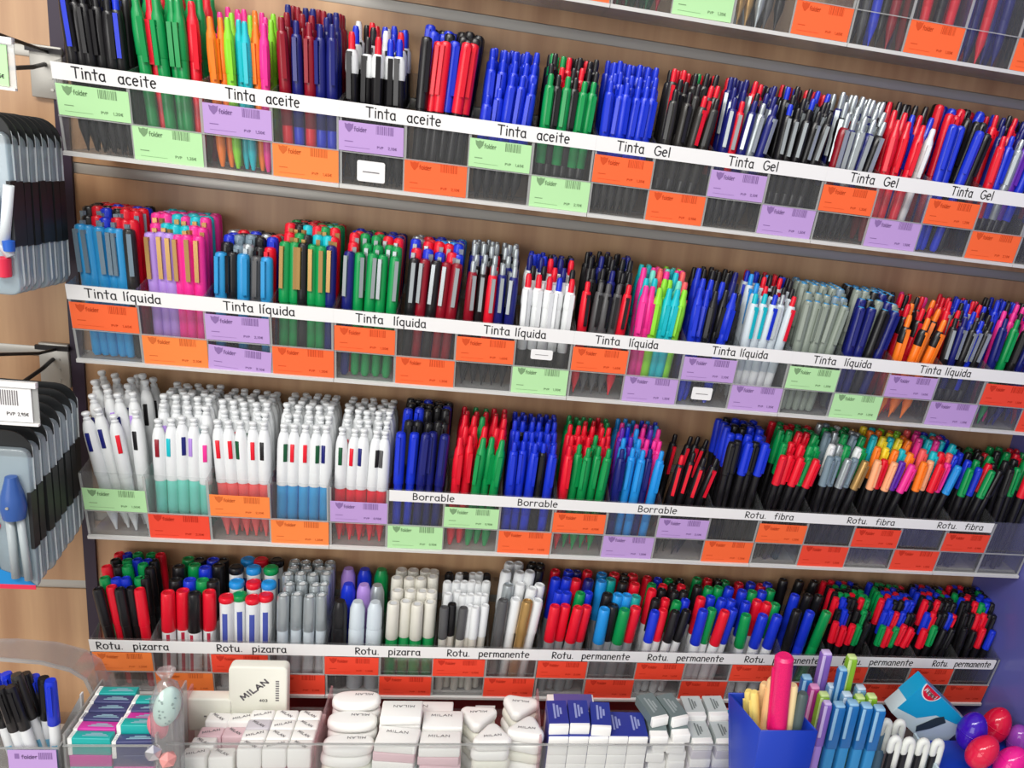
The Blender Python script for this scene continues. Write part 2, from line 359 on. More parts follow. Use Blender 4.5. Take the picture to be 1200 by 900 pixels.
ORD = 'first second third fourth fifth sixth seventh eighth ninth tenth eleventh twelfth thirteenth fourteenth fifteenth sixteenth seventeenth eighteenth'.split()
SHELF = ['top cut-off shelf', 'upper shelf', 'second shelf', 'third shelf', 'lowest shelf']
def bin_words(r, i): return '%s bin of the %s' % (ORD[i], SHELF[r])
def fill(r, i, name, kind, phrase, front, back, parts, rows=5, cols=None, L=None, lx=0.0, ly=0.0, jit=1.0, rs=1.0, cat='pen', spin=0.5, bd=None, prints=None, dens=1.0, fjit=0.0, Lback=0.0, lfront=None, span=(0, 1)):
    """Pens standing in one bin: the front row as the photograph shows it, the rows behind drawn from the back string."""
    L = (L or KINDS[kind][0])*1.035 - (.011 if r == 4 or (r == 3 and i < 10) else .008 if r == 2 else .010 if r == 1 and i >= 6 else 0)
    if r in (1, 2) and rows == 5: rows = 6
    Lback = Lback+{1: .014 if i < 6 else .022, 2: .016, 3: .016 if i < 10 else .008, 4: .012}.get(r, 0)
    x0, x1 = i*PITCHX+0.0018, (i+1)*PITCHX-0.0018
    rad = 0.0064*rs if kind not in ('marker', 'plug', 'bottle') else (0.0088 if kind != 'bottle' else 0.0098)*rs
    z0 = ZR[r]+0.0045
    y0, y1 = 0.0045+rad, 0.0790-rad
    rg = random.Random(r*100+i)
    shift = min(max(lx*.075, -.030), .030)
    bx0, bx1 = x0+rad+max(0, -shift)*.8, x1-rad-max(0, shift)*.8
    hx0, hx1 = x0+rad+max(0, shift)*.35, x1-rad-max(0, -shift)*.35
    gapy = (y1-y0)/max(1, rows-1)
    for row in range(rows):
        seq = front if row == 0 else None
        n = len(front) if row == 0 else (cols or len(front))
        y = y0+(y1-y0)*row/max(1, rows-1)
        step = (bx1-bx0)/max(1, n-1)
        stag = max(0.0, min(.006, gapy-2*rad*.8)) if step < 2*rad else 0.0
        slack = max(0.0, step-2*rad)*.4+.0005
        seen = 0
        for c in range(n):
            ch = seq[c] if seq else back[rg.randrange(len(back))]
            jx = rg.uniform(-1, 1); jy = rg.uniform(-1, 1); jl = rg.uniform(-1, 1); js = rg.uniform(-1, 1); j2 = rg.uniform(-1, 1)
            if ch == ' ' or (row and rg.random() > dens): continue
            bx = min(bx1, max(bx0, bx0+step*c+jx*slack+(step*.25*(1 if c < n-1 else 0) if row % 2 else 0)))
            tt = (bx-bx0)/max(1e-6, bx1-bx0)
            hx = min(x1-rad, max(x0+rad, hx0+(hx1-hx0)*tt+j2*(slack*.5+.0012*jit)))
            dirv = Vector(((hx-bx)/0.075, (ly+jit*jy*0.012) if row else ly*0.6, 1.0))
            yy = min(y1, max(y0, y+(stag if c % 2 else 0)-dirv.y*0.04))
            if dirv.y < 0: yy = min(y1, y-dirv.y*0.02)
            ll = L*(1+0.012*jit*jl)+(Lback*min(1, row/2) if row else 0)
            if row == 0: ll -= fjit*abs(jy)*0.03
            DK = {'b': 'n', 'r': 'd', 'g': 'G'}
            pd = {k: (ch if v == '*' else DK.get(ch, ch) if v == '^' else v) for k, v in parts.items()}
            seen += 1
            rowname = 'front row' if row == 0 else ORD[row]+' row'
            lab = '%s, %s, %s from left, %s' % (phrase.replace('*', PAL[ch][1]), rowname, ORD[seen-1], '%s %s bin' % (ORD[i], SHELF[r].replace(' cut-off', '').replace(' ', '-')))
            make_pen(name, kind, pd, (bx, yy, z0), dirv, ll, js*spin, lab, cat, 'pens in the '+bin_words(r, i), rs, prints)

FB = dict(barrel='k', cap='*', clip='*')
SOL = dict(grip='*', barrel='*', button='*', clip='*', cap='*', plug='*')
KB = dict(grip='k', barrel='k', button='*', clip='*')
TR = dict(grip='k', barrel='*', button='*', clip='*')
BP, GP, RB, LQ, FC, EP, FT, WM, PMK = 'ballpoint_pen', 'gel_pen', 'rollerball_pen', 'liquid_ink_pen', 'four_colour_pen', 'erasable_pen', 'fibre_tip_pen', 'whiteboard_marker', 'permanent_marker'
# upper shelf
fill(1, 0, BP, 'click', '*-topped black click pen', 'bkkkkb', 'kkbkb', dict(grip='k', barrel='k', button='*', clip='*'), L=.146, jit=1.2, fjit=.3, lx=-.14)
fill(1, 1, BP, 'taper', '* capped pen', 'grgggr', 'ggrg', SOL, rows=4, L=.144, jit=.4, lx=-.14)
fill(1, 2, BP, 'taper', '* capped pen', 'oolttop', 'olop', SOL, rows=3, L=.134, jit=.6, lx=-.10, rs=.8)
fill(1, 3, BP, 'click', '* translucent click pen', 'rbrbb', 'rbbrr', dict(grip='*', barrel='^', button='^', clip='^'), L=.142, jit=.6, lx=-.08)
fill(1, 4, BP, 'collar', '*-topped black pen with white collar', 'rkrbb', 'rbkwb', dict(grip='k', barrel='k', collar='w', button='*', clip='k'), L=.138, jit=1.0, rows=4, lx=-.04)
fill(1, 5, BP, 'cap', '* capped pen', 'krrbrr', 'kkb', dict(barrel='k', cap='*', clip='*', plug='*'), L=.143, lx=.12, rows=4)
fill(1, 6, BP, 'click', '* translucent click pen', 'bbbbb', 'bbbb', TR, L=.134, lx=.12, fjit=1.0)
fill(1, 7, BP, 'click', '* click pen', 'gkgkgg', 'kkrgk', TR, L=.136, lx=.10)
fill(1, 8, GP, 'click', '* click pen', 'bbbbbb', 'bbb', dict(grip='K', barrel='*', button='*', clip='*'), L=.138, lx=.10, cols=6)
fill(1, 9, GP, 'click', '*-topped black click pen', 'kkrk', 'rgkkr', dict(grip='k', barrel='K', button='*', clip='*'), L=.140, lx=.20, cols=5)
fill(1, 10, GP, 'click', '* translucent click pen', 'nrnsn', 'rnkn', dict(grip='k', barrel='*', button='*', clip='s'), L=.140, lx=.22)
fill(1, 11, GP, 'click', '*-topped black click pen', 'bkkkk', 'kkrb', dict(grip='k', barrel='k', button='*', clip='s'), L=.141, lx=.22)
fill(1, 12, GP, 'collar', '* pen with silver top', 'dnsnk', 'knsd', dict(grip='k', barrel='*', collar='*', button='s', clip='s'), L=.142, lx=.25)
fill(1, 13, GP, 'taper', '* capped gel pen', 'rrrw', 'rkb', SOL, L=.142, lx=.20, rows=4, cols=5)
fill(1, 14, GP, 'cap', '* capped gel pen', 'bbbk', 'krb', SOL, L=.146, lx=.25, rows=4, cols=5)
fill(1, 15, GP, 'click', '* click pen', 'rbsvb', 'kbrn', dict(grip='k', barrel='*', button='*', clip='*'), L=.144, lx=.25)
fill(1, 16, GP, 'click', '* click pen', 'bkrb', 'krb', dict(grip='k', barrel='*', button='*', clip='*'), L=.144, lx=.25)
fill(1, 17, GP, 'click', '* click pen', 'rkrb', 'krb', dict(grip='k', barrel='*', button='*', clip='*'), L=.144, lx=.25)
# second shelf
fill(2, 0, RB, 'cap', '* capped pen', 'BBBBBK', 'rkbkr', dict(barrel='*', cap='*', clip='z', plug='*'), L=.137, lx=-.10, jit=.5, rs=1.08)
fill(2, 1, RB, 'cap', '* capped pen', 'qqqppp', 'tpqtp', dict(barrel='*', cap='*', clip='a', plug='*'), L=.137, jit=.5, rs=1.08, lx=-.07)
fill(2, 2, RB, 'cap', '* capped pen', 'BkBxB', 'bszkr', dict(barrel='*', cap='*', clip='*', plug='*'), L=.124, jit=.9, rs=1.08)
fill(2, 3, RB, 'cap', '* capped pen', 'ggkggn', 'rkgrt', dict(barrel='*', cap='*', clip='a', plug='*'), L=.141, jit=.4, rs=1.05)
fill(2, 4, RB, 'cap', '* capped pen', 'ngggg', 'brngb', dict(barrel='*', cap='*', clip='s', plug='*'), L=.138, lx=.04, jit=.5)
fill(2, 5, RB, 'cap', '* capped pen', 'kdkdd', 'bLrsb', dict(barrel='*', cap='*', clip='s', plug='*'), L=.138, lx=.08, jit=.6, rs=1.05)
fill(2, 6, LQ, 'click', '* and black pen with silver button', 'dkrnn', 'kknr', dict(grip='k', barrel='*', button='s', clip='s'), L=.141, lx=.04)
fill(2, 7, LQ, 'collar', '*-topped white and black pen', 'rrrbr', 'brkbn', dict(grip='K', barrel='w', collar='w', button='*', clip='w'), L=.134, lx=.05, jit=.7)
fill(2, 8, LQ, 'click', '* click pen', 'rxxxr', 'nknk', dict(grip='*', barrel='*', button='*', clip='k'), L=.134, lx=.10, Lback=.008)
fill(2, 9, LQ, 'taper', '* capped pen', 'pplttl', 'lptmR', SOL, L=.134, lx=.12, jit=.6)
fill(2, 10, LQ, 'taper', '* translucent pen', 'bbkkbk', 'kbnk', SOL, L=.138, lx=.15, rows=4)
fill(2, 11, LQ, 'click', '*-topped clear pen', 'ttbsr', 'rbkLr', dict(grip='w', barrel='c', button='*', clip='*'), L=.140, lx=.16, jit=.7)
fill(2, 12, RB, 'cap', '* capped pen with light-blue plug', 'jjjjj', 'jjzj', dict(barrel='*', cap='*', clip='j', plug='B'), L=.137, lx=.20, jit=.4, rs=1.05)
fill(2, 13, RB, 'cap', '* capped pen with light-blue plug', 'nnkn', 'njk', dict(barrel='*', cap='*', clip='*', plug='B'), L=.137, lx=.25, jit=.4, rs=1.1, cols=5)
fill(2, 14, LQ, 'collar', '* pen with black collar', 'ooo', 'rkorp', dict(grip='*', barrel='*', collar='k', button='*', clip='*'), L=.134, lx=.28, rows=4, cols=5)
fill(2, 15, LQ, 'click', '* click pen', 'knkbk', 'rkbrk', dict(grip='k', barrel='*', button='*', clip='s'), L=.136, lx=.25)
fill(2, 16, LQ, 'click', '* click pen', 'ngkn', 'kbpk', dict(grip='*', barrel='*', button='*', clip='*'), L=.140, lx=.25, cols=5)
fill(2, 17, LQ, 'click', '* click pen', 'bgkr', 'kbrk', dict(grip='*', barrel='*', button='*', clip='*'), L=.140, lx=.25, cols=5)
# third shelf
F4 = 'white four-colour pen with *'
def four(i, lower, front, back, **k):
    fill(3, i, FC, 'four', 'white four-colour pen, * slider', front, back, dict(lower_barrel=lower, upper_barrel='w', slider='*', ball_top='w'), **k)
four(0, 'w', 'nnrk', 'nkkq', lx=-.26, jit=2.2, rows=5, cols=4, fjit=.5, L=.153)
four(1, 'm', 'dtnqp', 'qktqp', lx=-.02, jit=.5, L=.146, fjit=.35, rows=7)
four(2, 'R', 'rrGrk', 'Gkrxk', lx=-.08, jit=.7, L=.144, rows=7)
four(3, 'B', 'GrrGn', 'Gxkrx', lx=0, jit=.6, L=.145, rows=7)
four(4, 'r', 'Grnkx', 'Gkrxn', lx=.02, jit=.6, L=.144, rows=7)
fill(3, 5, EP, 'cap', '* capped erasable pen', 'bbnnn', 'kkbk', dict(barrel='*', cap='*', clip='*', plug='*'), L=.143, lx=.05, Lback=.004)
fill(3, 6, EP, 'taper', '* capped erasable pen', 'rrggg', 'rgrr', SOL, L=.143, lx=.10, jit=.5)
fill(3, 7, EP, 'click', '* click erasable pen', 'bbbkb', 'bbbk', dict(grip='*', barrel='*', button='b', clip='*'), L=.141, lx=.06, cols=6, jit=.5)
fill(3, 8, EP, 'click', '* click erasable pen', 'rgggg', 'rrgr', dict(grip='*', barrel='*', button='*', clip='*'), L=.141, lx=.10, cols=6, jit=.5)
fill(3, 9, EP, 'click', '* click erasable pen', 'nLLnL', 'pLbv', dict(grip='*', barrel='*', button='*', clip='*'), L=.142, lx=.10, cols=6, jit=.5)
fill(3, 10, EP, 'click', '*-topped black click pen', 'rkkk', 'kk', dict(grip='k', barrel='k', button='*', clip='r'), L=.130, lx=.30, rows=2, jit=1.6)
fill(3, 11, FT, 'fibre', '*-capped black fibre-tip pen', 'kkbkb', 'bbnbk', FB, L=.150, lx=.14, jit=.8, rs=1.12)
fill(3, 12, FT, 'fibre', '*-capped black fibre-tip pen', 'rrrgr', 'grggr', FB, L=.138, lx=.28, jit=.5, rs=1.05, Lback=.014)
fill(3, 13, FT, 'fibre', '*-capped black fibre-tip pen', 'zzsza', 'asgwz', FB, L=.140, lx=.28, jit=.5, rs=1.06, Lback=.014)
fill(3, 14, FT, 'fibre', '*-capped black fibre-tip pen', 'frfvp', 'yotly', FB, L=.140, lx=.30, jit=.4, rs=1.04, Lback=.014)
fill(3, 15, FT, 'fibre', '*-capped black fibre-tip pen', 'ofrpL', 'rbtpR', FB, L=.142, lx=.30, jit=.4, rs=1.04, Lback=.012)
fill(3, 16, FT, 'fibre', '*-capped black fibre-tip pen', 'gbgk', 'grkb', FB, L=.138, lx=.32, jit=.5, rs=1.05)
fill(3, 17, FT, 'fibre', '*-capped black fibre-tip pen', 'kgrk', 'krgk', FB, L=.140, lx=.20, jit=.7, rs=1.1, rows=4)
# lowest shelf
blue_print = mat('blue_print', (70, 84, 170), 0.5); red_print = mat('red_print', (190, 40, 70), 0.5); brown_print = mat('brown_print', (176, 120, 100), 0.5)
P_red = [('print', lambda: front_patch(.00805, .018, .078, .25), red_print)]
def blue_patch():
    b = front_patch(.00800, .062, .112, .38)
    return b
P_blue = [('print', blue_patch, blue_print), ('badge', lambda: front_patch(.00806, .052, .066, .42), brown_print)]
fill(4, 0, WM, 'slim', '* slim marker', 'krkkr', 'rkgkb', dict(barrel='*', cap='*'), L=.134, lx=-.20, jit=.6, rows=5, cat='marker')
fill(4, 1, WM, 'marker', '*-capped white marker', 'rrkr', 'kbgk', dict(barrel='w', cap='*'), L=.130, rows=4, jit=.4, cat='marker', prints=P_red, rs=.92, spin=.3)
fill(4, 2, WM, 'plug', 'white marker with * end plug', 'rgrr', 'rLbkg', dict(barrel='w', end_plug='*'), L=.128, rows=4, cols=3, jit=.5, cat='marker', prints=P_blue, rs=.98, spin=.3, Lback=.006)
fill(4, 3, WM, 'slim', '* capped marker', 'ssss', 'ssss', dict(barrel='c', cap='*', top_disc='w'), L=.132, rows=5, jit=.4, rs=1.18, cat='marker')
fill(4, 4, WM, 'bottle', '* capped stout marker', 'kcc', 'gbqsL', dict(barrel='*', cap='*'), L=.126, rows=3, jit=.4, rs=.95, cat='marker')
fill(4, 5, WM, 'marker', '*-capped cream marker', 'uuuu', 'uuuu', dict(barrel='g', cap='*', top_disc='w'), L=.126, rows=4, jit=.3, rs=.9, cat='marker')
fill(4, 6, PMK, 'slim', '*-capped slim marker', 'xkxwww', 'wwkw', dict(barrel='u', cap='*'), L=.124, lx=.04, rows=4, jit=1, rs=.95, cat='marker')
fill(4, 7, PMK, 'slim', '*-capped marker', 'xwaw', 'wwwks', dict(barrel='*', cap='*'), L=.134, lx=.14, rows=4, jit=1, rs=1.2, cat='marker', Lback=.008)
fill(4, 8, PMK, 'marker', '*-capped grey marker', 'rrrr', 'bnrgr', dict(barrel='s', cap='*'), L=.128, lx=.16, rows=4, cols=4, jit=1, rs=.85, cat='marker', Lback=.006)
fill(4, 9, PMK, 'marker', '*-capped grey marker', 'Lkgr', 'eLkLr', dict(barrel='s', cap='*'), L=.128, lx=.14, rows=4, cols=4, jit=.8, rs=.92, cat='marker', Lback=.004)
WB = dict(barrel='w', cap='*')
fill(4, 10, PMK, 'slim', '*-capped white marker', 'brkk', 'brgkr', WB, L=.128, lx=.20, rows=5, cols=4, jit=.8, rs=1.1, cat='marker')
fill(4, 11, PMK, 'marker', '*-capped white marker', 'bgrb', 'rgbkb', WB, L=.130, lx=.20, rows=4, cols=4, jit=.8, rs=.85, cat='marker')
fill(4, 12, PMK, 'marker', '*-capped white marker', 'gbb', 'rgbrb', WB, L=.126, lx=.18, rows=4, cols=4, jit=.8, rs=.88, cat='marker')
fill(4, 13, PMK, 'marker', '* marker', 'kbg', 'kbgk', dict(barrel='*', cap='*'), L=.134, lx=.22, rows=3, cols=3, jit=.8, rs=.85, cat='marker')
fill(4, 14, PMK, 'fibre', '*-capped black marker', 'rrrgk', 'rrbkgk', FB, L=.122, lx=0.2, rows=7, cols=6, jit=.8, rs=.98, cat='marker', Lback=.012, fjit=.3)
fill(4, 15, PMK, 'fibre', '*-capped black marker', 'grgrr', 'krgbkb', FB, L=.122, lx=0.32, rows=7, cols=6, jit=.8, rs=.98, cat='marker', Lback=.012, fjit=.3)
fill(4, 16, PMK, 'fibre', '*-capped black marker', 'rgkk', 'bkrbkg', FB, L=.122, lx=0.28, rows=7, cols=6, jit=.8, rs=.98, cat='marker', Lback=.012, fjit=.3)
fill(4, 17, PMK, 'fibre', '*-capped black marker', 'kkrb', 'bkrbgk', FB, L=.122, lx=0.2, rows=7, cols=6, jit=.8, rs=.98, cat='marker', Lback=.012, fjit=.3)
# top shelf, cut off by the frame: only the lower windows show
for i, s, nm in ((7, 'gkgk', ''), (8, 'GGkGd', ''), (10, 'aasxk', ''), (12, 'kxbkd', ''), (13, 'krkr', ''), (14, 'nnrnn', ''), (15, 'kbkb', '')):
    fill(0, i, BP if i < 11 else GP, 'click', '* click pen', s, s, dict(grip='*', barrel='*', button='*', clip='*'), rows=2, lx=.1)

# ------------------------------------------------------------------ trays, label strips, price cards
ta = math.atan(TILT)
def face(x, v, off=0.0):     # a point on the leaning front of a tray: v up the face, off in front of it
    return (x, -v*math.sin(ta)-off*math.cos(ta), v*math.cos(ta)-off*math.sin(ta))
def slab(x0, x1, v0, v1, o0, o1):
    b = bmesh.new()
    vs = [b.verts.new(face(x, v, o)) for x in (x0, x1) for v in (v0, v1) for o in (o0, o1)]
    for f in ((0, 1, 3, 2), (4, 6, 7, 5), (0, 4, 5, 1), (2, 3, 7, 6), (0, 2, 6, 4), (1, 5, 7, 3)): b.faces.new([vs[k] for k in f])
    bmesh.ops.recalc_face_normals(b, faces=b.faces[:]); return b
TEXTS = {
 1: [('Tinta  aceite', 88, 186, 88), ('Tinta  aceite', 267, 353, 113), ('Tinta  aceite', 430, 518, 134), ('Tinta  aceite', 583, 668, 155), ('Tinta  Gel', 722, 785, 172), ('Tinta  Gel', 852, 911, 188), ('Tinta  Gel', 994, 1051, 207), ('Tinta  Gel', 1112, 1162, 222)],
 2: [('Tinta líquida', 103, 191, 344), ('Tinta líquida', 264, 347, 360), ('Tinta  líquida', 418, 500, 374), ('Tinta líquida', 567, 640, 386), ('Tinta  líquida', 697, 771, 397), ('Tinta líquida', 833, 899, 409), ('Tinta  líquida', 951, 1020, 420), ('Tinta líquida', 1075, 1136, 431)],
 3: [('Borrable', 484, 533, 584), ('Borrable', 606, 653, 591), ('Borrable', 746, 792, 598), ('Rotu.  fibra', 871, 928, 604), ('Rotu.  fibra', 990, 1046, 610), ('Rotu.  fibra', 1095, 1149, 616)],
 4: [('Rotu.  pizarra', 116, 200, 758), ('Rotu.  pizarra', 256, 337, 761), ('Rotu.  pizarra', 417, 493, 763), ('Rotu.  permanente', 524, 620, 766), ('Rotu.  permanente', 646, 737, 769), ('Rotu.  permanente', 757, 846, 773), ('Rotu.  permanente', 870, 957, 775), ('Rotu.  permanente', 984, 1066, 779), ('Rotu.  permanente', 1088, 1156, 783)]}
STRIPH = {1: .0152, 2: .0158, 3: .0146, 4: .0175}
CAPH = {1: .0118, 2: .0114, 3: .0108, 4: .0128}
STRIPS = {1: {0: (0, 4), 1: (4, 8), 2: (8, 12), 3: (12, 16), 4: (16, 18)}, 2: {0: (0, 4), 1: (4, 8), 2: (8, 12), 3: (12, 16), 4: (16, 18)},
          3: {1: (5.03, 8), 2: (8, 12), 3: (12, 16), 4: (16, 16.95)}, 4: {0: (0, 4), 1: (4, 8), 2: (8, 12), 3: (12, 16), 4: (16, 17.9)}}
TITLES = {1: ['Tinta aceite']*2+['Tinta Gel']*3, 2: ['Tinta líquida']*5}
TH = 0.002
NTH = ['leftmost', 'second from left', 'third from left', 'fourth from left', 'rightmost']
for r in range(5):
    for k in range(5):
        nb = 4 if k < 4 else 2
        if r == 0 and k < 1: continue
        X0, X1 = k*4*PITCHX+.0003, (k*4+nb)*PITCHX-.0003
        t = empty('pen_tray', (X0, 0, ZR[r])); W = X1-X0
        base = box(0, W, .0005, WALLY-.0012, 0, .003); obj('base', base, EDGE, t)
        obj('front_panel', slab(0, W, 0.0005, HT, -TH, 0), ACRYL, t)
        obj('back_panel', box(0, W, WALLY-.003, WALLY-.0008, 0, .120), ACRYL, t)
        for j in range(nb+1):
            xc = min(max(j*PITCHX-.0003, .0008), W-.0008)
            b = bmesh.new(); pr = [(0.0012, .003), (WALLY-.0032, .003), (WALLY-.0032, .105), (-TILT*HT*.98+.002, HT*.985)]
            va = [b.verts.new((xc-.0008, y, z)) for y, z in pr]; vb = [b.verts.new((xc+.0008, y, z)) for y, z in pr]
            b.faces.new(va); b.faces.new(list(reversed(vb)))
            for a in range(4): b.faces.new((va[a], va[(a+1) % 4], vb[(a+1) % 4], vb[a]))
            bmesh.ops.recalc_face_normals(b, faces=b.faces[:])
            obj('side_panel' if j in (0, nb) else 'divider', b, ACRYL, t)
            obj('edge_strip', slab(max(0, xc-.0014), min(W, xc+.0014), .003, HT-.001, .0002, .0012), EDGE, t)
        obj('card_ledge', slab(0, W, -.0005, .0032, .0004, .0042), LEDGE, t)
        obj('card_pocket', slab(0, W, .0355, .0365, .0003, .0022), EDGE, t)
        if r in STRIPS and k in STRIPS[r]:
            a, b_ = STRIPS[r][k]; sa, sb = a*PITCHX-X0+.00004, b_*PITCHX-X0-.00004
            sh = STRIPH[r]; v1 = HT+.0005; v0 = v1-sh
            if (r, k) == (4, 4):
                pts = rrect(sa, sb, v0, v1, .003)
                pts = [(sa, v0)]+[q for q in pts if q[0] > (sa+sb)/2 and q[1] < (v0+v1)/2]+[q for q in pts if q[0] > (sa+sb)/2 and q[1] >= (v0+v1)/2]+[(sa, v1)]
                bb = bmesh.new(); f = bb.faces.new([bb.verts.new(face(x, v, .0022)) for x, v in pts])
                g = bmesh.ops.extrude_face_region(bb, geom=[f]); bmesh.ops.translate(bb, vec=(0, .0004, 0), verts=[q for q in g['geom'] if isinstance(q, bmesh.types.BMVert)])
                bmesh.ops.recalc_face_normals(bb, faces=bb.faces[:])
            else: bb = slab(sa, sb, v0, v1, .0018, .0022)
            st = obj('label_strip', bb, PAPER, t)
            for s, xa, xb, yc in TEXTS[r]:
                xw0, xw1 = at(xa, yc, -.009).x, at(xb, yc, -.009).x
                if a*PITCHX <= (xw0+xw1)/2 < b_*PITCHX:
                    lb = bmesh.new()
                    size = CAPH[r]/.72*.80
                    lettering(lb, s, xw0-X0, v0+(sh-size*.72)/2+.0004, size, size*.100, xw1-xw0, lambda u, v: face(u, v, .00235))
                    obj('lettering', lb, INK, st)
        lab = 'clear acrylic pen tray with %s bins, %s tray of the %s' % ('four' if nb == 4 else 'two', NTH[k], SHELF[r])
        tag(t, lab, 'pen tray', 'clear pen trays on the wall')

CARD = {'O': mat('orange_card', (250, 104, 50), 0.6), 'o': mat('bright_orange_card', (252, 134, 62), 0.6), 'R': mat('red_orange_card', (240, 70, 44), 0.6), 'G': mat('green_card', (180, 228, 168), 0.6), 'P': mat('purple_card', (188, 154, 214), 0.6)}
CNAME = {'O': 'orange', 'o': 'bright orange', 'R': 'red-orange', 'G': 'pale green', 'P': 'lilac'}
CINK = {c: mat('ink_on_'+n, rgb, 0.8, spec=.1) for c, n, rgb in (('O', 'orange', (212, 82, 44)), ('o', 'bright_orange', (212, 106, 54)), ('R', 'red', (200, 54, 38)), ('G', 'green', (124, 158, 116)), ('P', 'lilac', (140, 110, 166)))}
CARDS = {
 0: ' . . . . . . . LO . LG . LO . LO . LO UO'.split(),
 1: 'UG LG UP Lo UP LO UG LG UO LO UP LP UO LP UO LO . .'.split(),
 2: 'UO Lo UPLP LO UO LO UO LG UO LP UP LP UG LG UP LP UR LR'.split(),
 3: 'UG LR Uo Lo UP LG UG LO UO LP UP LO UO LR UR LR UR .'.split(),
 4: 'Uo Lo UR LR UR LR UR LR UR LR UR LR UR LR UR LR UR LR'.split()}
PRICES = ['1,20€', '1,65€', '0,95€', '1,50€', '2,10€', '1,35€']
def price_card(r, i, slot, c):
    w = PITCHX*1.0; x0 = i*PITCHX+(PITCHX-w)/2
    v0, h = ((.0370, .0285) if slot == 'U' else (.0035, .0325))
    if r in (3, 4) and slot == 'U': v0, h = .0370, .0280
    tw = rnd.uniform(-.006, .006); dx = rnd.uniform(-.001, .001)
    if (r, i, slot) == (2, 2, 'L'): tw = -.07; h = .028
    root = empty('price_card', (x0+dx, 0, ZR[r]))
    off = .0013
    def put(u, v, o=off):
        return face(u*math.cos(tw)-(v-v0)*math.sin(tw), v0+u*math.sin(tw)+(v-v0)*math.cos(tw), o)
    b = bmesh.new()
    vs = [b.verts.new(put(u, v, o)) for u in (.0006, w-.0006) for v in (v0, v0+h) for o in (off, off+.0004)]
    for f in ((0, 1, 3, 2), (4, 6, 7, 5), (0, 4, 5, 1), (2, 3, 7, 6), (0, 2, 6, 4), (1, 5, 7, 3)): b.faces.new([vs[q] for q in f])
    bmesh.ops.recalc_face_normals(b, faces=b.faces[:])
    obj('card', b, CARD[c], root)
    b = bmesh.new(); pt = lambda u, v: put(u, v, off+.0006)
    top = v0+h
    # shield mark, shop name, barcode, small print and price
    b.faces.new([b.verts.new(pt(.006+u*.0085, top-.0015-v*.0085)) for u, v in ((0, 0), (.3, .12), (.5, 0), (.8, .1), (1, 0), (.92, .55), (.55, 1), (.4, .95), (.08, .5))])
    lettering(b, 'folder', .0150, top-.0085, .0058, .0007, .012, pt)
    rg = random.Random(r*50+i); u = .036
    while u < .052:
        ww = rg.choice((.0004, .0007, .0012)); quad(b, u, u+ww, top-.0092, top-.001, pt); u += ww+rg.choice((.0005, .0008))
    quad(b, .006, .014, v0+.0092, v0+.0100, pt); quad(b, .006, .030, v0+.0040, v0+.0043, pt)
    lettering(b, 'PVP', .037, v0+.0055, .0030, .0005, .0060, pt); lettering(b, rg.choice(PRICES), .0475, v0+.0055, .0034, .0005, .0085, pt)
    obj('print', b, CINK[c], root)
    tag(root, '%s price card in %s slot of the %s' % (CNAME[c], 'upper' if slot == 'U' else 'lower', bin_words(r, i)), 'price card', 'price cards on the '+SHELF[r])
for r, row in CARDS.items():
    for i, s in enumerate(row):
        for q in range(0, len(s)-1, 2): price_card(r, i, s[q], s[q+1])
def sticker(r, i, v0, x0, w, h, where):
    root = empty('white_sticker', (i*PITCHX+x0, 0, ZR[r])); b = bmesh.new()
    pts = rrect(0, w, 0, h, .002)
    f = b.faces.new([b.verts.new(face(x, v0+v, .0010)) for x, v in pts])
    g = bmesh.ops.extrude_face_region(b, geom=[f]); bmesh.ops.translate(b, vec=(0, .0004, 0), verts=[q for q in g['geom'] if isinstance(q, bmesh.types.BMVert)])
    bmesh.ops.recalc_face_normals(b, faces=b.faces[:])
    obj('sticker', b, PAPER, root)
    b = bmesh.new(); quad(b, w*.2, w*.8, v0+h*.45, v0+h*.5, lambda u, v: face(u, v, .0012)); obj('print', b, GREYINK, root)
    tag(root, 'small white sticker on the %s window of the %s' % (where, bin_words(r, i)), 'sticker', 'white stickers on the trays')
sticker(1, 4, .008, .017, .027, .021, 'lower'); sticker(2, 7, .046, .018, .024, .012, 'upper'); sticker(2, 10, .012, .018, .024, .016, 'lower')
# ------------------------------------------------------------------ the eraser tray on the counter
RED_REFL = clear('red_reflection_acrylic', (0.95, 0.80, 0.82), 0.05, 0.16, (0.86, 0.55, 0.58), 0.12)  # clear acrylic with red reflections painted into its tint and haze
ER_W = mat('eraser_white', (246, 246, 243), 0.55); ER_P = mat('eraser_pink', (228, 196, 204), 0.55); ER_M = mat('eraser_mint', (196, 226, 222), 0.55)
ER_U = mat('eraser_cream', (238, 238, 226), 0.55); ER_G = mat('eraser_greyed', (208, 204, 212), 0.55)
FR, BK = -0.128, -0.026                       # front and back of the eraser tray
tx0 = at(186, 875, FR).x; tx1 = at(893, 880, FR).x; d1 = at(369, 873, FR).x; d2 = at(634, 873, FR).x
TZ = CT+0.0006; TT = at(300, 872, FR).z; TB = at(500, 830, BK).z
tr = empty('eraser_tray', (tx0, FR, TZ)); W = tx1-tx0; D = BK-FR
obj('base', box(0, W, 0, D, 0, .003), EDGE, tr)
obj('front_panel', box(0, W, 0, .002, .003, TT-TZ), ACRYL, tr)
obj('front_rim', box(0, W, -.0003, .0023, TT-TZ-.0012, TT-TZ), EDGE, tr)
obj('back_panel', box(0, W, D-.002, D, .003, TB-TZ), ACRYL, tr)
for nm, x in (('side_panel', .001), ('divider', d1-tx0), ('divider', d2-tx0), ('side_panel', W-.001)):
    obj(nm, box(x-.0012, x+.0012, .002, D-.002, .003, TT-TZ), RED_REFL, tr)
tag(tr, 'long clear acrylic tray of white erasers with dividers tinted for red reflections', 'eraser tray')
EB = TZ+.0032                                   # level the erasers stand on
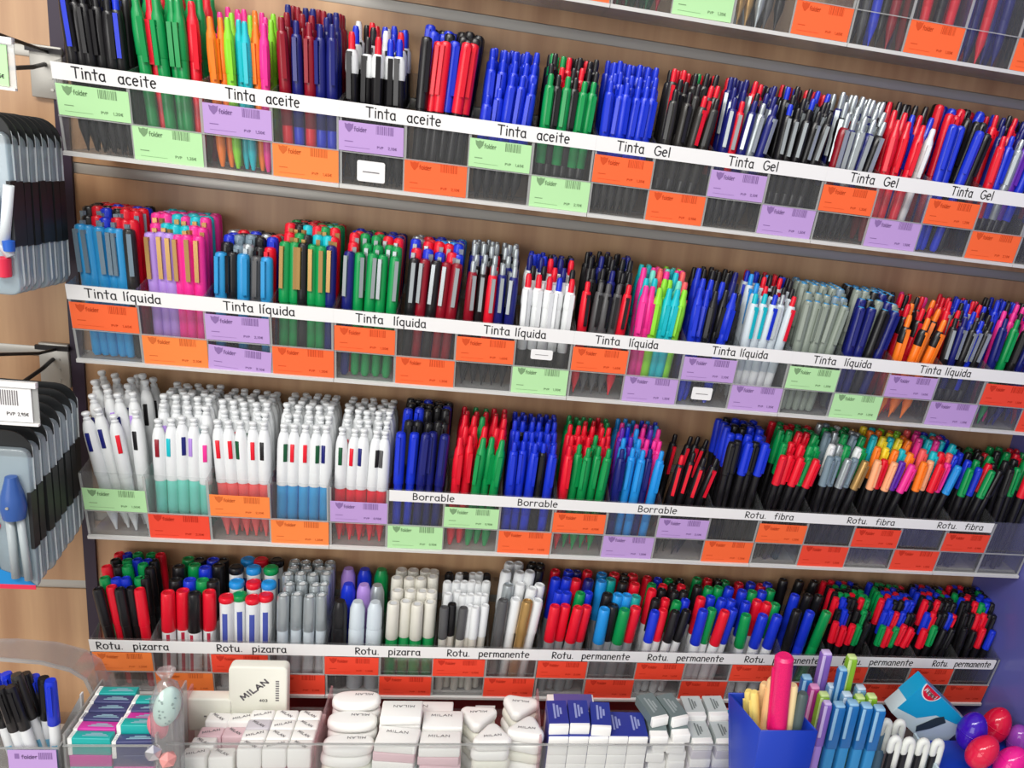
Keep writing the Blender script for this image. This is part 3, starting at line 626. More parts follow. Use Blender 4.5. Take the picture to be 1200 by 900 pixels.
def riser(x0, x1, y0, y1, z1, lab):
    r = empty('card_riser', ((x0+x1)/2, (y0+y1)/2, EB)); w, d = (x1-x0)/2, (y1-y0)/2
    obj('box_body', box(-w, w, -d, d, 0, z1-EB-.0015), ER_U, r); obj('lid', box(-w-.0004, w+.0004, -d-.0004, d+.0004, z1-EB-.0015, z1-EB), ER_W, r)
    tag(r, lab, 'riser')
MC2 = {}
def eraser(name, key, build, mt, loc, rz, label, group, parts=(), ry=0, rx=0):
    root = empty(name, loc); root.rotation_euler = (rx, ry, rz)
    k = (key, mt.name)
    if k not in MC2: MC2[k] = mesh_of(build(), mt, 'block')
    link('block', MC2[k], root)
    for pn, pk, pb, pmt in parts:
        kk = (key, pn, pk, pmt.name)
        if kk not in MC2: MC2[kk] = mesh_of(pb(), pmt, pn)
        link(pn, MC2[kk], root)
    return tag(root, label, 'eraser', group)
def milan_top(z, w, size, ang=0.0, ox=0, oy=0, s='MILAN', stroke=.0007):
    def b():
        bm = bmesh.new(); c, sn = math.cos(ang), math.sin(ang)
        lettering(bm, s, -w/2, -size*.36, size, stroke, w, lambda u, v: (ox+u*c-v*sn, oy+u*sn+v*c, z))
        return bm
    return b
# block erasers standing in a grid
gx0 = at(278, 873, FR+.012).x; gx1 = at(366, 873, FR+.012).x; bw = (gx1-gx0)/3
gtop = -.587; gy0 = -.1215; bd = .0165; bh = .026
blk = lambda: box(-bw/2+.0003, bw/2-.0003, -bd/2+.0002, bd/2-.0002, 0, bh-.0003, bev=.0022)
PR = (('lettering', 'a', milan_top(bh+.0001, .016, .0042, -.62, 0, 0), GREYINK),)
PR2 = (('lettering', 'b', milan_top(bh+.0001, .018, .0040, .35, 0, 0), GREYINK),)
riser(gx0+.001, gx1-.001, gy0+bd+.001, BK-.004, gtop-bh-.0004, 'white card riser under the block erasers at the tall end')
for row in range(4):
    for c in range(3):
        for lev in range(4 if row == 0 else 1):
            z = gtop-bh*(lev+1)
            if z < EB-.001: continue
            mt = ER_W if lev == 0 else (ER_U if lev == 1 and c == 0 else (mat('eraser_rose', (214, 150, 164), .55) if (lev, c) == (1, 1) else ER_P))
            if (row, c, lev) == (2, 0, 0): mt = ER_G
            lab = 'white block eraser, %s column, %s row from front, on the tall grid' % (ORD[c], ORD[row]) if lev == 0 else '%s block eraser in %s column, %s layer under the tall grid front' % ('pinkish' if mt not in (ER_W, ER_U) else 'cream', ORD[c], ORD[lev-1])
            eraser('block_eraser', 'blk', blk, mt, (gx0+bw*(c+.5), gy0+bd*(row+.5), z), 0, lab, 'block erasers with printed tops', (PR if (row+c) % 2 == 0 or c == 2 else PR2) if lev == 0 else ())
zz = gtop-bh*4
riser(gx0+.001, gx1-.001, gy0, gy0+bd-.0006, zz if zz > EB+.004 else EB+.004, 'flat white card under the front block erasers') if zz > EB+.004 else None
# lower pair of columns beside it
lx0 = gx0-.0008-bw*2.2
riser(lx0+.002, gx0-.003, gy0+.002, BK-.004, gtop-.012-bh-.0004, 'white card riser under the low block erasers')
for row in range(4):
    for c in range(2):
        if (row, c) == (1, 1): continue
        z = gtop-bh-.012+(.006 if row == 3 else 0)+(0 if row != 0 else -.0004)
        mt = ER_P if row == 2 or (row, c) == (1, 1) else ER_W
        eraser('block_eraser', 'blk', blk, mt, (lx0+bw*(c+.5)*1.06+(.003*row if c == 0 else .002*row), gy0+.002+bd*(row+.5), z), rnd.uniform(-.06, .06),
               '%s block eraser, %s column, %s row from front, low grid' % ('pinkish' if mt is ER_P else 'white', ORD[c], ORD[row]), 'block erasers with printed tops', PR if (row+c) % 2 else PR2)
# two large erasers at the back
p0, p1 = at(270, 776, -.036), at(339, 776, -.036)
LW = p1.x-p0.x; LH = .072; LD = .0150
riser(p0.x-.075, p1.x+.004, BK-.0215, BK-.0045, p0.z-LH, 'white card riser behind the block erasers') if False else None
def big(w, h, d):
    return lambda: prism([(x, z) for x, z in rrect(-w/2, w/2, 0, h, .006)], d, .002)
gz = gtop-bh-.0004
bigE = empty('large_eraser', ((p0.x+p1.x)/2, -.0445, gz)); LH = p0.z-gz
obj('block', big(LW, LH, LD)(), ER_U, bigE)
bm = bmesh.new(); ang = .72
def bput(u, v): return (u*math.cos(ang)-v*math.sin(ang)-.004, -.0003, LH-.030+u*math.sin(ang)+v*math.cos(ang))
lettering(bm, 'MILAN', -.0185, -.003, .0085, .0019, .037, bput); obj('lettering', bm, GREYINK, bigE)
bm = bmesh.new(); lettering(bm, '403', LW*.02, LH-.046, .0042, .0007, .009, lambda u, v: (u, -.0003, v))
for k in range(9): quad(bm, LW*.30, LW*.36, LH-.045+k*.0032, LH-.0432+k*.0032, lambda u, v: (u, -.0003, v))
obj('print', bm, GREYINK, bigE)
tag(bigE, 'large white eraser standing upright, printed diagonally in grey capitals', 'eraser')
q0, q1 = at(207, 815, -.040), at(276, 815, -.040)
bl = empty('large_eraser', ((q0.x+q1.x)/2-.001, -.046, gz-.012)); h = q0.z-gz+.012
obj('block', big(q1.x-q0.x-.004, h, .0165)(), ER_U, bl)
bm = bmesh.new()
for k in range(2): quad(bm, .0+k*.012, .003+k*.012, h-.024, h-.022, lambda u, v: (u, -.0003, v))
obj('print', bm, GREYINK, bl)
tag(bl, 'large plain white eraser lying on its long side beside the upright one', 'eraser')
# oval, flat and triangular erasers in the middle compartment
def layers(name, key, build, cx, cy, ztop, th, mats, what, group, top_parts=(), jit=.0012, rz=0, pile=''):
    n = int((ztop-EB)/th); z = ztop-th
    for k in range(n):
        eraser(name, key, build, mats[k % len(mats)], (cx+rnd.uniform(-jit, jit), cy+rnd.uniform(-jit, jit), z), rz+rnd.uniform(-.05, .05),
               '%s, %s from top of %s' % (what, ORD[k], pile), group, top_parts if k == 0 else ())
        z -= th
    if z+th-EB > .002:
        riser(cx-.012, cx+.012, cy-.009, cy+.009, z+th-.0002, 'small card packing under '+pile)
oa, ob = at(376, 880, FR+.02).x, at(437, 880, FR+.02).x; ow = ob-oa
def ell(w, d, th, pw=2.6, n=24):
    def b():
        pts = [((w/2)*math.copysign(abs(math.cos(2*PI*k/n))**(2/pw), math.cos(2*PI*k/n)), (d/2)*math.copysign(abs(math.sin(2*PI*k/n))**(2/pw), math.sin(2*PI*k/n))) for k in range(n)]
        bm = prism(pts, th-.0003, th*.36, axis='Z', seg=3); return bm
    return b
OT = .0135; otop = at(406, 868, FR+.02).z
for j, (dy, dz) in enumerate(((.016, 0), (.046, .0068), (.075, .0135))):
    layers('oval_eraser', 'oval', ell(ow-.001, .028, OT), (oa+ob)/2, FR+dy+.004, otop+dz, OT, (ER_W, ER_W, ER_U), 'white oval eraser', 'oval erasers',
           (('lettering', 'o', milan_top(OT+.0002, .020, .0046, PI, .008, .004), GREYINK),), pile='the %s oval stack' % ('front', 'middle', 'rear')[j])
fa, fb, fc = at(439, 880, FR+.02).x, at(490, 880, FR+.02).x, at(541, 880, FR+.02).x
flat = lambda w, d, th: (lambda: box(-w/2, w/2, -d/2, d/2, 0, th-.0003, bev=.0016))
FTH = .0118
ft = at(465, 865, FR+.02).z
FP = (('lettering', 'f', milan_top(FTH+.0002, .024, .0048, 0, -.002, .006), GREYINK),)
FP2 = (('lettering', 'f2', milan_top(FTH+.0002, .024, .0048, PI, .002, .004), GREYINK),)
fw = fb-fa-.002
layers('flat_eraser', 'flat', flat(fw, .030, FTH), (fa+fb)/2, FR+.020, ft+.004, FTH, (ER_W, ER_P, ER_W, ER_M, ER_P), 'flat oblong eraser', 'flat oblong erasers', FP, rz=-.10, pile='the left front flat stack')
layers('flat_eraser', 'flat', flat(fw, .030, FTH), (fa+fb)/2+.001, FR+.053, ft+.014, FTH, (ER_W,), 'flat oblong eraser', 'flat oblong erasers', FP2, pile='the left middle flat stack')
layers('flat_eraser', 'flat', flat(fw, .030, FTH), (fb+fc)/2+.0005, FR+.020, ft-.001, FTH, (ER_W, ER_P, ER_P, ER_W, ER_M), 'flat oblong eraser', 'flat oblong erasers', FP, pile='the right front flat stack')
layers('flat_eraser', 'flat', flat(fw, .030, FTH), (fb+fc)/2, FR+.053, ft+.001, FTH, (ER_W,), 'flat oblong eraser', 'flat oblong erasers', FP, pile='the right middle flat stack')
layers('flat_eraser', 'flatl', flat(fw*1.75, .020, FTH), (fa+fc)/2-.004, FR+.083, at(487, 834, FR+.073).z, FTH, (ER_W,), 'long flat eraser', 'long flat erasers',
       (('lettering', 'fl', milan_top(FTH+.0002, .032, .0058, 0, -.006, 0), GREYINK),), pile='the rear long stack')
def tri(w, d, th, n=6):
    def b():
        r = .008; out = []
        P = [(-w/2+r, -d/2+r), (w/2-r, -d/2+r), (w*.02, d/2-r)]; A = [(180, 300), (-60-30, 60-20), (50, 160)]
        for (x, y), (a0, a1) in zip(P, ((150, 270), (270, 390), (30, 150))):
            out += [(x+r*math.cos(math.radians(a0+(a1-a0)*k/n)), y+r*math.sin(math.radians(a0+(a1-a0)*k/n))) for k in range(n+1)]
        return prism(out, th-.0003, th*.34, axis='Z', seg=3)
    return b
TTH = .0138; tw = at(597, 870, FR+.02).x-at(552, 870, FR+.02).x
TP = (('lettering', 't', milan_top(TTH+.0002, .020, .0042, .1, 0, -.006), GREYINK),)
layers('triangular_eraser', 'tri', tri(tw, .036, TTH), at(575, 880, FR+.02).x, FR+.023, at(575, 869, FR+.006).z, TTH, (ER_W, ER_W, ER_U), 'white triangular eraser', 'triangular erasers', TP, rz=.05, pile='the front triangular stack')
layers('triangular_eraser', 'tri', tri(tw, .036, TTH), at(560, 850, FR+.06).x, FR+.066, at(556, 848, FR+.05).z, TTH, (ER_W, ER_U), 'white triangular eraser', 'triangular erasers', TP, rz=PI, pile='the rear left triangular stack')
layers('triangular_eraser', 'tri', tri(tw, .036, TTH), at(615, 880, FR+.03).x, FR+.034, at(617, 862, FR+.014).z, TTH, (ER_W, ER_W, ER_U), 'white triangular eraser', 'triangular erasers', TP, rz=-.25, pile='the front right triangular stack')
layers('triangular_eraser', 'tri', tri(tw*.95, .034, TTH), at(607, 840, FR+.075).x, FR+.078, at(600, 830, FR+.07).z, TTH, (ER_W, ER_U), 'white triangular eraser', 'triangular erasers', TP, rz=PI-.2, pile='the rear right triangular stack')
for k, (xa, xb) in enumerate(((407, 437), (440, 444.9), (484, 514), (557, 580))):
    if k == 1: continue
    a, b = at(xa, 831, BK-.004), at(xb, 831, BK-.004)
    r = empty('paper_slip', (a.x, BK-.0042, a.z-.007)); obj('slip', box(0, b.x-a.x, 0, .0006, 0, .012), PAPER, r)
    bm = bmesh.new(); quad(bm, .003, .008, .004, .009, lambda u, v: (u, -.0001, v)); obj('print', bm, GREYINK, r)
    tag(r, 'white paper slip behind the %s erasers' % ('oval', '', 'long flat', 'triangular')[k], 'label slip', 'paper slips at the back of the eraser tray')
# sleeved erasers
navy = mat('sleeve_blue', (44, 58, 152), .4); greysl = mat('sleeve_grey', (112, 128, 128), .4); silv = mat('sleeve_silver', (196, 206, 204), .35); pnk = mat('eraser_pink_block', (240, 158, 172), .5); tl = mat('sleeve_teal', (66, 188, 184), .45)
SLV = [at(x, 880, FR+.01).x for x in (641, 664, 687, 710, 733, 757)]
SW = (SLV[5]-SLV[0])/5; ST = .0122; SLN = .046
slb = lambda w, l, t: (lambda: box(-w/2+.0003, w/2-.0003, -l/2, l/2, 0, t-.0003, bev=.0008))
def sleeve(w, l, t, a=.20): return lambda: box(-w/2, w/2, -l/2+l*a, l/2-.001, -.0001, t+.0001)
whl = mat('white_print', (228, 232, 240), .5)
def bars(z, w, d, ox=0, oy=0, along='y'):
    def b():
        bm = bmesh.new()
        for q, (o, l) in enumerate(((-.3, 1), (.02, .8), (.3, .45))):
            if along == 'y': quad(bm, ox+o*d-d*.10, ox+o*d+d*.10, oy-w*l/2, oy+w*l/2, lambda u, v: (u, v, z))
            else: quad(bm, ox-w*l/2, ox+w*l/2, oy+o*d-d*.10, oy+o*d+d*.10, lambda u, v: (u, v, z))
        return bm
    return b
SP = (('sleeve', 's', sleeve(SW, SLN, ST, .06), navy), ('print', 's', bars(ST+.0004, .026, .012, 0, .003), mat('sleeve_blue_print', (150, 160, 214), .5)))
stop = at(700, 863, FR+.01).z
for c in range(5):
    n = int((stop-EB)/ST)
    for k in range(n):
        eraser('sleeved_eraser', 'sl', slb(SW, SLN, ST), ER_W, (SLV[0]+SW*(c+.5), FR+.008+SLN/2+rnd.uniform(-.0006, .0006), stop-ST*(k+1)), 0,
               'blue-sleeved white eraser, %s column, %s layer of the regular stack' % (ORD[c], ORD[k]), 'blue sleeved erasers', SP if k == 0 else SP[:1])
    rz_ = stop-ST*n
    riser(SLV[0]+SW*c+.002, SLV[0]+SW*(c+1)-.002, FR+.012, FR+.05, rz_-.0002, 'card packing under %s sleeved column' % ORD[c]) if rz_-EB > .002 else None
for c in range(3):
    eraser('sleeved_eraser', 'sl', slb(SW, SLN, ST), ER_W, (SLV[0]+SW*(c+.5)+(-.001, .0005, .003)[c], FR+.012+SLN/2+(0, .001, -.002)[c], stop+.0001), (.03, .0, -.05)[c],
           'blue-sleeved white eraser, %s of three on top of the stack' % ORD[c], 'blue sleeved erasers', (('sleeve', 's2', sleeve(SW, SLN, ST, .10), navy),)+SP[1:])
cb0, cb1 = at(640, 820, BK-.006).x, at(694, 820, BK-.006).x
cbx = empty('eraser_carton', (cb0, BK-.036, EB)); ch = at(660, 817, BK-.012).z-EB
obj('carton', box(0, cb1-cb0, 0, .030, 0, ch, bev=.001), ER_W, cbx)
obj('printed_band', box(.008, cb1-cb0-.002, -.0002, .0300, ch-.0002, ch+.0003), mat('band_violet', (92, 88, 160), .4), cbx)
tag(cbx, 'white eraser carton with a violet printed top behind the blue-sleeved stack', 'carton')
GX = [at(x, 880, FR+.01).x for x in (759, 782, 806)]; gt = at(780, 862, FR+.01).z; GW = .0235
for c in range(2):
    k = 0; z = gt
    while z-ST > EB:
        z -= ST
        cross = (k+c) % 2
        eraser('grey_sleeved_eraser', 'gs', slb(GW*.92, .044, ST), ER_W, ((GX[0]+GX[1])/2+c*(GX[1]-GX[0])*.98+(.002 if cross else -.0005), FR+.030+(.003 if cross else 0), z), (0, .10, -.08)[(k+c) % 3],
               'white eraser, %s crisscross column, %s from top' % (('left', 'right')[c], ORD[k]), 'crisscross white erasers', (('sleeve', 'g', sleeve(GW*.92, .044, ST, .25), greysl),) if k == 0 else ())
        k += 1
    if z-EB > .002: riser(GX[c]+.003, GX[c]+.019, FR+.014, FR+.046, z-.0002, 'card packing under the %s crisscross column' % ('left', 'right')[c])
GL_ = bars(ST+.0004, .028, .012, 0, .003)
for c in range(2):
    a = at((764, 797)[c], 853, FR+.03)
    eraser('grey_sleeved_eraser', 'gs', slb(GW*.92, .050, ST), ER_W, ((GX[0]+GX[1])/2+c*.0245-.004, FR+.046, gt+.0003), .30, 'grey-sleeved white eraser, %s of the angled top pair' % ('left', 'right')[c], 'grey sleeved erasers',
           (('sleeve', 'g2', sleeve(GW*.92, .050, ST, .16), greysl), ('print', 'g2', GL_, mat('sleeve_grey_print', (160, 172, 172), .5))))
VX = [at(x, 880, FR+.01).x for x in (808, 835, 863)]; vt = at(835, 868, FR+.01).z; VT = .0118
VP = (('sleeve', 'v', sleeve(.0248, .038, VT, .2), silv), ('print', 'v', bars(VT+.0004, .022, .010, 0, .003), mat('silver_print', (120, 130, 130), .5)))
for c in range(2):
    for j, (dy, dz) in enumerate(((.026, 0), (.066, .006))):
        layers('silver_sleeved_eraser', 'vs', slb(.025, .039, VT), (VX[c]+VX[c+1])/2, FR+dy, vt+dz, VT, (ER_W, ER_G), 'silver-sleeved white eraser', 'silver sleeved erasers', VP, jit=.0008,
               pile='the %s %s silver stack' % (('left', 'right')[c], ('front', 'rear')[j]))
KX = [at(x, 885, FR+.01).x for x in (865, 878, 891.5)]; kt = at(878, 874, FR+.01).z; KT = .0098
for c in range(2):
    for j, dy in enumerate((.024, .060)):
        layers('pink_eraser', 'pk', slb(KX[1]-KX[0], .035, KT), (KX[c]+KX[c+1])/2, FR+dy, kt+.002*j, KT, (pnk, pnk, tl if c else pnk), 'pink slim eraser', 'pink and teal slim erasers',
               (('sleeve', 'k', lambda: box(-.0065, .0065, .004, .013, 0, KT+.0002), tl),), jit=.0004, pile='the %s %s pink stack' % (('left', 'right')[c], ('front', 'rear')[j]))

# ------------------------------------------------------------------ things left of the eraser tray
# teal, navy and magenta sleeved erasers in a clear bin
BF, BB = -.150, -.060
bx0, bx1 = at(74, 885, BF).x, at(184, 888, BF).x
bn = empty('clear_bin', (bx0, BF, TZ)); W = bx1-bx0; D = BB-BF; H = at(120, 874, BF).z-TZ
obj('base', box(0, W, 0, D, 0, .003), EDGE, bn); obj('front_panel', box(0, W, 0, .0018, .003, H), ACRYL, bn)
obj('front_rim', box(0, W, -.0003, .0021, H-.001, H), EDGE, bn)
for x in (0, W-.0018): obj('side_panel', box(x, x+.0018, .0018, D, .003, H+.012), EDGE, bn)
obj('back_panel', box(0, W, D-.0018, D, .003, H+.012), ACRYL, bn)
tag(bn, 'clear acrylic bin holding teal, navy and magenta sleeved erasers', 'bin')
SC_ = {'t': mat('sleeve_turquoise', (28, 168, 164), .4), 'n': mat('sleeve_slate', (66, 70, 116), .4), 'm': mat('sleeve_magenta', (206, 56, 162), .4)}
CN = {'t': 'turquoise', 'n': 'navy', 'm': 'magenta'}
sw = (W-.006)/2; sth = .0142; sd = .0125
top0 = at(120, 866, BF+.01).z
colsC = (('tmnnnt', 'ntmnt'), ('mt', 'nm'))
gl = mat('sleeve_print', (150, 188, 204), .5)
for c in range(2):
    seq = colsC[0][c]
    riser(bx0+.003+sw*c+.001, bx0+.003+sw*(c+1)-.001, BF+.004+sd, BB-.004, top0-sth, 'grey card riser under the %s column of sleeved erasers' % ('left', 'right')[c])
    for k, ch in enumerate(seq):
        dz = .0012*k+(-.004 if (c, k) == (1, 0) else 0)+(.004 if (c, k) == (1, 1) else 0)
        eraser('sleeved_bar_eraser', 'bar', lambda: box(-sw/2+.0005, sw/2-.0005, -sd/2+.0003, sd/2-.0003, 0, sth+.006, bev=.001), SC_[ch],
               (bx0+.003+sw*(c+.5), BF+.003+sd*(k+.5)+(.0005 if c else 0), top0-sth+dz+(.0002 if k else 0)), rnd.uniform(-.03, .03),
               '%s sleeved eraser, %s column, %s from the front on top' % (CN[ch], ('left', 'right')[c], ORD[k]), 'bright sleeved erasers',
               (('print', 'bar', bars(sth+.0062, .024, .006, .004, 0, 'x'), gl), ('end_band', 'bar', lambda: box(-sw/2+.0002, -sw/2+.004, -sd/2, sd/2, .0002, sth+.0060), ER_W)))
    z = top0-sth; k = 0
    while z-sth > EB:
        z -= sth
        ch = 'mtnm'[(k+c) % 4] if c == 0 else 'nmtn'[k % 4]
        eraser('sleeved_bar_eraser', 'bar2', lambda: box(-sw/2+.0005, sw/2-.0005, -sd/2+.0003, sd/2-.0003, 0, sth-.0003, bev=.001), SC_[ch], (bx0+.003+sw*(c+.5), BF+.003+sd*.5, z), 0,
               '%s sleeved eraser, %s column, %s layer below the top' % (CN[ch], ('left', 'right')[c], ORD[k]), 'bright sleeved erasers'); k += 1
# pens with blue and black caps in a clear cup with a lilac card
PF, PB = -.150, -.095
px0, px1 = at(-22, 880, PF).x, at(69, 880, PF).x
cup = empty('clear_pen_cup', (px0, PF, TZ)); W = px1-px0; D = PB-PF; H = at(40, 877, PF).z-TZ
obj('base', box(0, W, 0, D, 0, .003), EDGE, cup); obj('front_panel', box(0, W, 0, .0018, .003, H), ACRYL, cup); obj('back_panel', box(0, W, D-.0018, D, .003, H), ACRYL, cup)
for x in (0, W-.0018): obj('side_panel', box(x, x+.0018, .0018, D-.0018, .003, H), EDGE, cup)
obj('front_rim', box(0, W, -.0003, .0021, H-.001, H), EDGE, cup)
FZ = TZ+.058
obj('raised_floor', box(.002, W-.002, .002, D-.002, .003, .0575), mat('cup_inlay', (170, 160, 186), .6), cup)
tag(cup, 'clear acrylic cup holding white pens with blue and black caps', 'pen cup')
pc = empty('price_card', (at(10, 885, PF).x, PF-.0014, TZ)); w = at(67, 885, PF).x-at(10, 885, PF).x
obj('card', box(0, w, 0, .0005, .012, H-.001), CARD['P'], pc)
bm = bmesh.new(); pt = lambda u, v: (u, -.0002, v)
lettering(bm, 'folder', .012, H-.011, .0058, .0007, .014, pt); quad(bm, .006, .010, H-.011, H-.005, pt)
for k in range(8): quad(bm, w-.016+k*.0016, w-.015+k*.0016, H-.012, H-.004, pt)
obj('print', bm, CINK['P'], pc); tag(pc, 'lilac price card on the clear cup of white pens', 'price card')
lblue = mat('pale_blue_print', (120, 186, 216), .5); pwhite = mat('pen_white', (240, 244, 246), .4)
def fine_patch(): return front_patch(.00490, .040, .075, .5)
KINDS['fine'] = (0.150, 'barrel', [('barrel', lambda: lathe([(0, 0), (.002, 0), (.0042, .01), (.0048, .02), (.0048, .105)])), ('cap', lambda: lathe([(.0049, .098), (.0054, .099), (.0052, .146), (.0044, .150), (0, .150)])), ('clip', lambda: clip_bm(-.0052, .112, .146, .0016))])
for k, (xt, yt, xb, ch, yy) in enumerate(((0, 806, 26, 'k', .010), (12, 804, 38, 'k', .011), (19, 790, 50, 'K', .022), (29, 789, 57, 'k', .032), (40, 792, 54, 'b', .038), (51, 794, 58, 'k', .028), (59, 797, 66, 'b', .014), (7, 789, 34, 'b', .036), (-10, 803, 14, 'k', .020), (-4, 792, 22, 'b', .042))):
    T = at(xt, yt, PF+yy); B = at(xb, 878, PF+yy)
    dv = Vector((min(.10, max(-.62, (T.x-B.x)/(T.z-B.z))), 0, 1)); base = T-dv*((T.z-FZ-.001)/dv.z)
    base.x = max(px0+.008, min(px1-.008, base.x)); dv = (T-base); L = dv.length
    make_pen('fineliner_pen', 'fine', dict(barrel='w', cap=ch, clip=ch), base, dv, L, .2, 'white pen with %s cap, %s in the clear cup by the counter edge' % ({'k': 'black', 'K': 'charcoal', 'b': 'blue'}[ch], ORD[k]), 'pen', 'white pens in the clear cup', 1.05, [('print', fine_patch, lblue)])
# bent clear hood and white folded card behind them
hood = empty('clear_hood', (at(0, 775, -.075).x, -.075, TZ)); zt = at(40, 771, -.075).z-TZ; wx = at(108, 800, -.075).x-at(0, 775, -.075).x
path = [(-.09, zt-.004), (0, zt), (wx*.45, zt-.003), (wx*.78, zt-.012), (wx*.95, zt-.024), (wx+.004, zt-.05), (wx+.006, 0)]
for nm, y0, y1, mt in (('sheet', 0, .034, clear('smoky_acrylic', (.86, .87, .9), .06, .14, (.7, .7, .74), .12)), ('rim', -.0015, .0002, EDGE)):
    bm = bmesh.new(); th = .0022 if nm == 'sheet' else .004
    ring = []
    for k, (x, z) in enumerate(path):
        a = Vector(path[min(k+1, 6)])-Vector(path[max(k-1, 0)]); n_ = Vector((-a.y, a.x)).normalized()*th
        ring.append([bm.verts.new((x+n_.x*s_, y, z+n_.y*s_)) for s_, y in ((0, y0), (0, y1), (-1, y1), (-1, y0))])
    for a, b in zip(ring, ring[1:]):
        for q in range(4): bm.faces.new((a[q], a[(q+1) % 4], b[(q+1) % 4], b[q]))
    bm.faces.new(ring[0]); bm.faces.new(ring[-1]); bmesh.ops.recalc_face_normals(bm, faces=bm.faces[:])
    obj(nm, bm, mt, hood)
tag(hood, 'bent clear acrylic hood standing behind the cup of white pens', 'hood')
wc = empty('white_card', (at(84, 880, -.083).x, -.083, TZ)); pts = [(-.014, 0), (.014, 0), (.014, at(98, 812, -.083).z-TZ), (-.012, at(66, 862, -.083).z-TZ)]
obj('sheet', prism(pts, .001), mat('grey_white_card', (214, 216, 216), .6), wc); obj('folded_edge', box(.0130, .0146, -.003, .002, 0, pts[2][1]), PAPER, wc)
tag(wc, 'slanted grey white card standing between the pen cup and eraser bin', 'card')
# wrapped novelty erasers
mint = mat('mint_candy', (206, 236, 226), .45); dotm = mat('mint_dots', (140, 170, 164), .5); rose = mat('rose_candy', (224, 120, 136), .4)
def ellipsoid(rx, ry, rz, loc=(0, 0, 0), u=20, v=12, tilt=0, taper=0):
    bm = bmesh.new(); bmesh.ops.create_uvsphere(bm, u_segments=u, v_segments=v, radius=1)
    for vv in bm.verts:
        k = 1-taper*vv.co.z; vv.co.x *= rx*k; vv.co.y *= ry*k; vv.co.z *= rz
    bm.transform(Matrix.Translation(loc) @ Matrix.Rotation(tilt, 4, 'Y'))
    for f in bm.faces: f.smooth = True
    return bm
cd = at(196, 828, FR-.012)
candy = empty('wrapped_novelty_eraser', (cd.x, cd.y, TZ)); hz = cd.z-TZ
obj('mint_body', ellipsoid(.0125, .008, .024, (0, 0, hz), tilt=.25), mint, candy)
bm = bmesh.new()
for k in range(16):
    a, b = rnd.uniform(-.75, .75), rnd.uniform(-.8, .8)
    x, z = .0125*math.sin(a)*math.cos(b), .024*math.sin(b); y = -.008*math.cos(a)*math.cos(b)-.0002
    xr, zr_ = x*math.cos(.25)+z*math.sin(.25), -x*math.sin(.25)+z*math.cos(.25)
    bmesh.ops.create_circle(bm, cap_ends=True, segments=8, radius=.0012, matrix=Matrix.Translation((xr, y-.0003, hz+zr_)) @ Matrix.Rotation(PI/2, 4, 'X'))
obj('print', bm, dotm, candy)
obj('rose_body', ellipsoid(.0095, .008, .016, (-.011, .004, hz-.026), tilt=-.2), rose, candy)
obj('wrapper', lathe([(.0145, -.0), (.0150, hz*.5), (.0155, hz+.010), (.0100, hz+.026), (.0035, hz+.032), (.009, hz+.042), (.0085, hz+.043)], 9), WRAP, candy)
tag(candy, 'mint spotted novelty eraser in clear wrapping beside the white block erasers', 'eraser')
cd = at(193, 888, BF-.006)
gem = empty('wrapped_sweet', (cd.x, cd.y, TZ)); hz = cd.z-TZ
obj('stand', lathe([(.008, 0), (.006, .004), (.005, hz-.012), (.007, hz-.008)], 10), WRAP, gem)
bm = bmesh.new(); bmesh.ops.create_icosphere(bm, subdivisions=1, radius=.009, matrix=Matrix.Translation((.003, 0, hz-.002))); obj('rose_body', bm, mat('rose_sweet', (222, 150, 146), .4), gem)
bm = bmesh.new(); bmesh.ops.create_icosphere(bm, subdivisions=1, radius=.009, matrix=Matrix.Translation((-.011, .002, hz+.004)) @ Matrix.Diagonal((1, .8, 1.1, 1))); obj('foil_twist', bm, mat('silver_foil', (200, 200, 206), .25, .7), gem)
tag(gem, 'small pink and silver wrapped novelty at the frame bottom by the eraser bin', 'eraser')

# ------------------------------------------------------------------ things right of the eraser tray
BY0, BY1 = -.206, -.142
fl, fr_ = at(891, 858, BY0).x, at(959, 857, BY0).x; bt = at(925, 857, BY0).z
bbx = empty('blue_pen_box', (fl, BY0, CT+.0004)); W = fr_-fl; H = bt-CT; D = BY1-BY0; BW = W
SK = -.30                                       # the soft box has been pushed askew and narrows towards its base
bl_ = mat('blue_box_plastic', (20, 58, 178), .35)
for nm, a in (('base', (0, W, 0, D, 0, .003)), ('front_panel', (0, W, 0, .002, .003, H)), ('side_panel', (0, .002, .002, D-.002, .003, H)), ('side_panel', (W-.002, W, .002, D-.002, .003, H)), ('back_panel', (0, W, D-.002, D, .003, H))):
    bm = box(*a, bev=.0006, seg=1)
    for v in bm.verts: v.co.x += SK*v.co.y + (1-v.co.z/H)*(.030*v.co.y/D + .006)*(1-v.co.x/W)
    obj(nm, bm, bl_, bbx)
tag(bbx, 'open blue plastic box holding yellow and pink sticks', 'box')
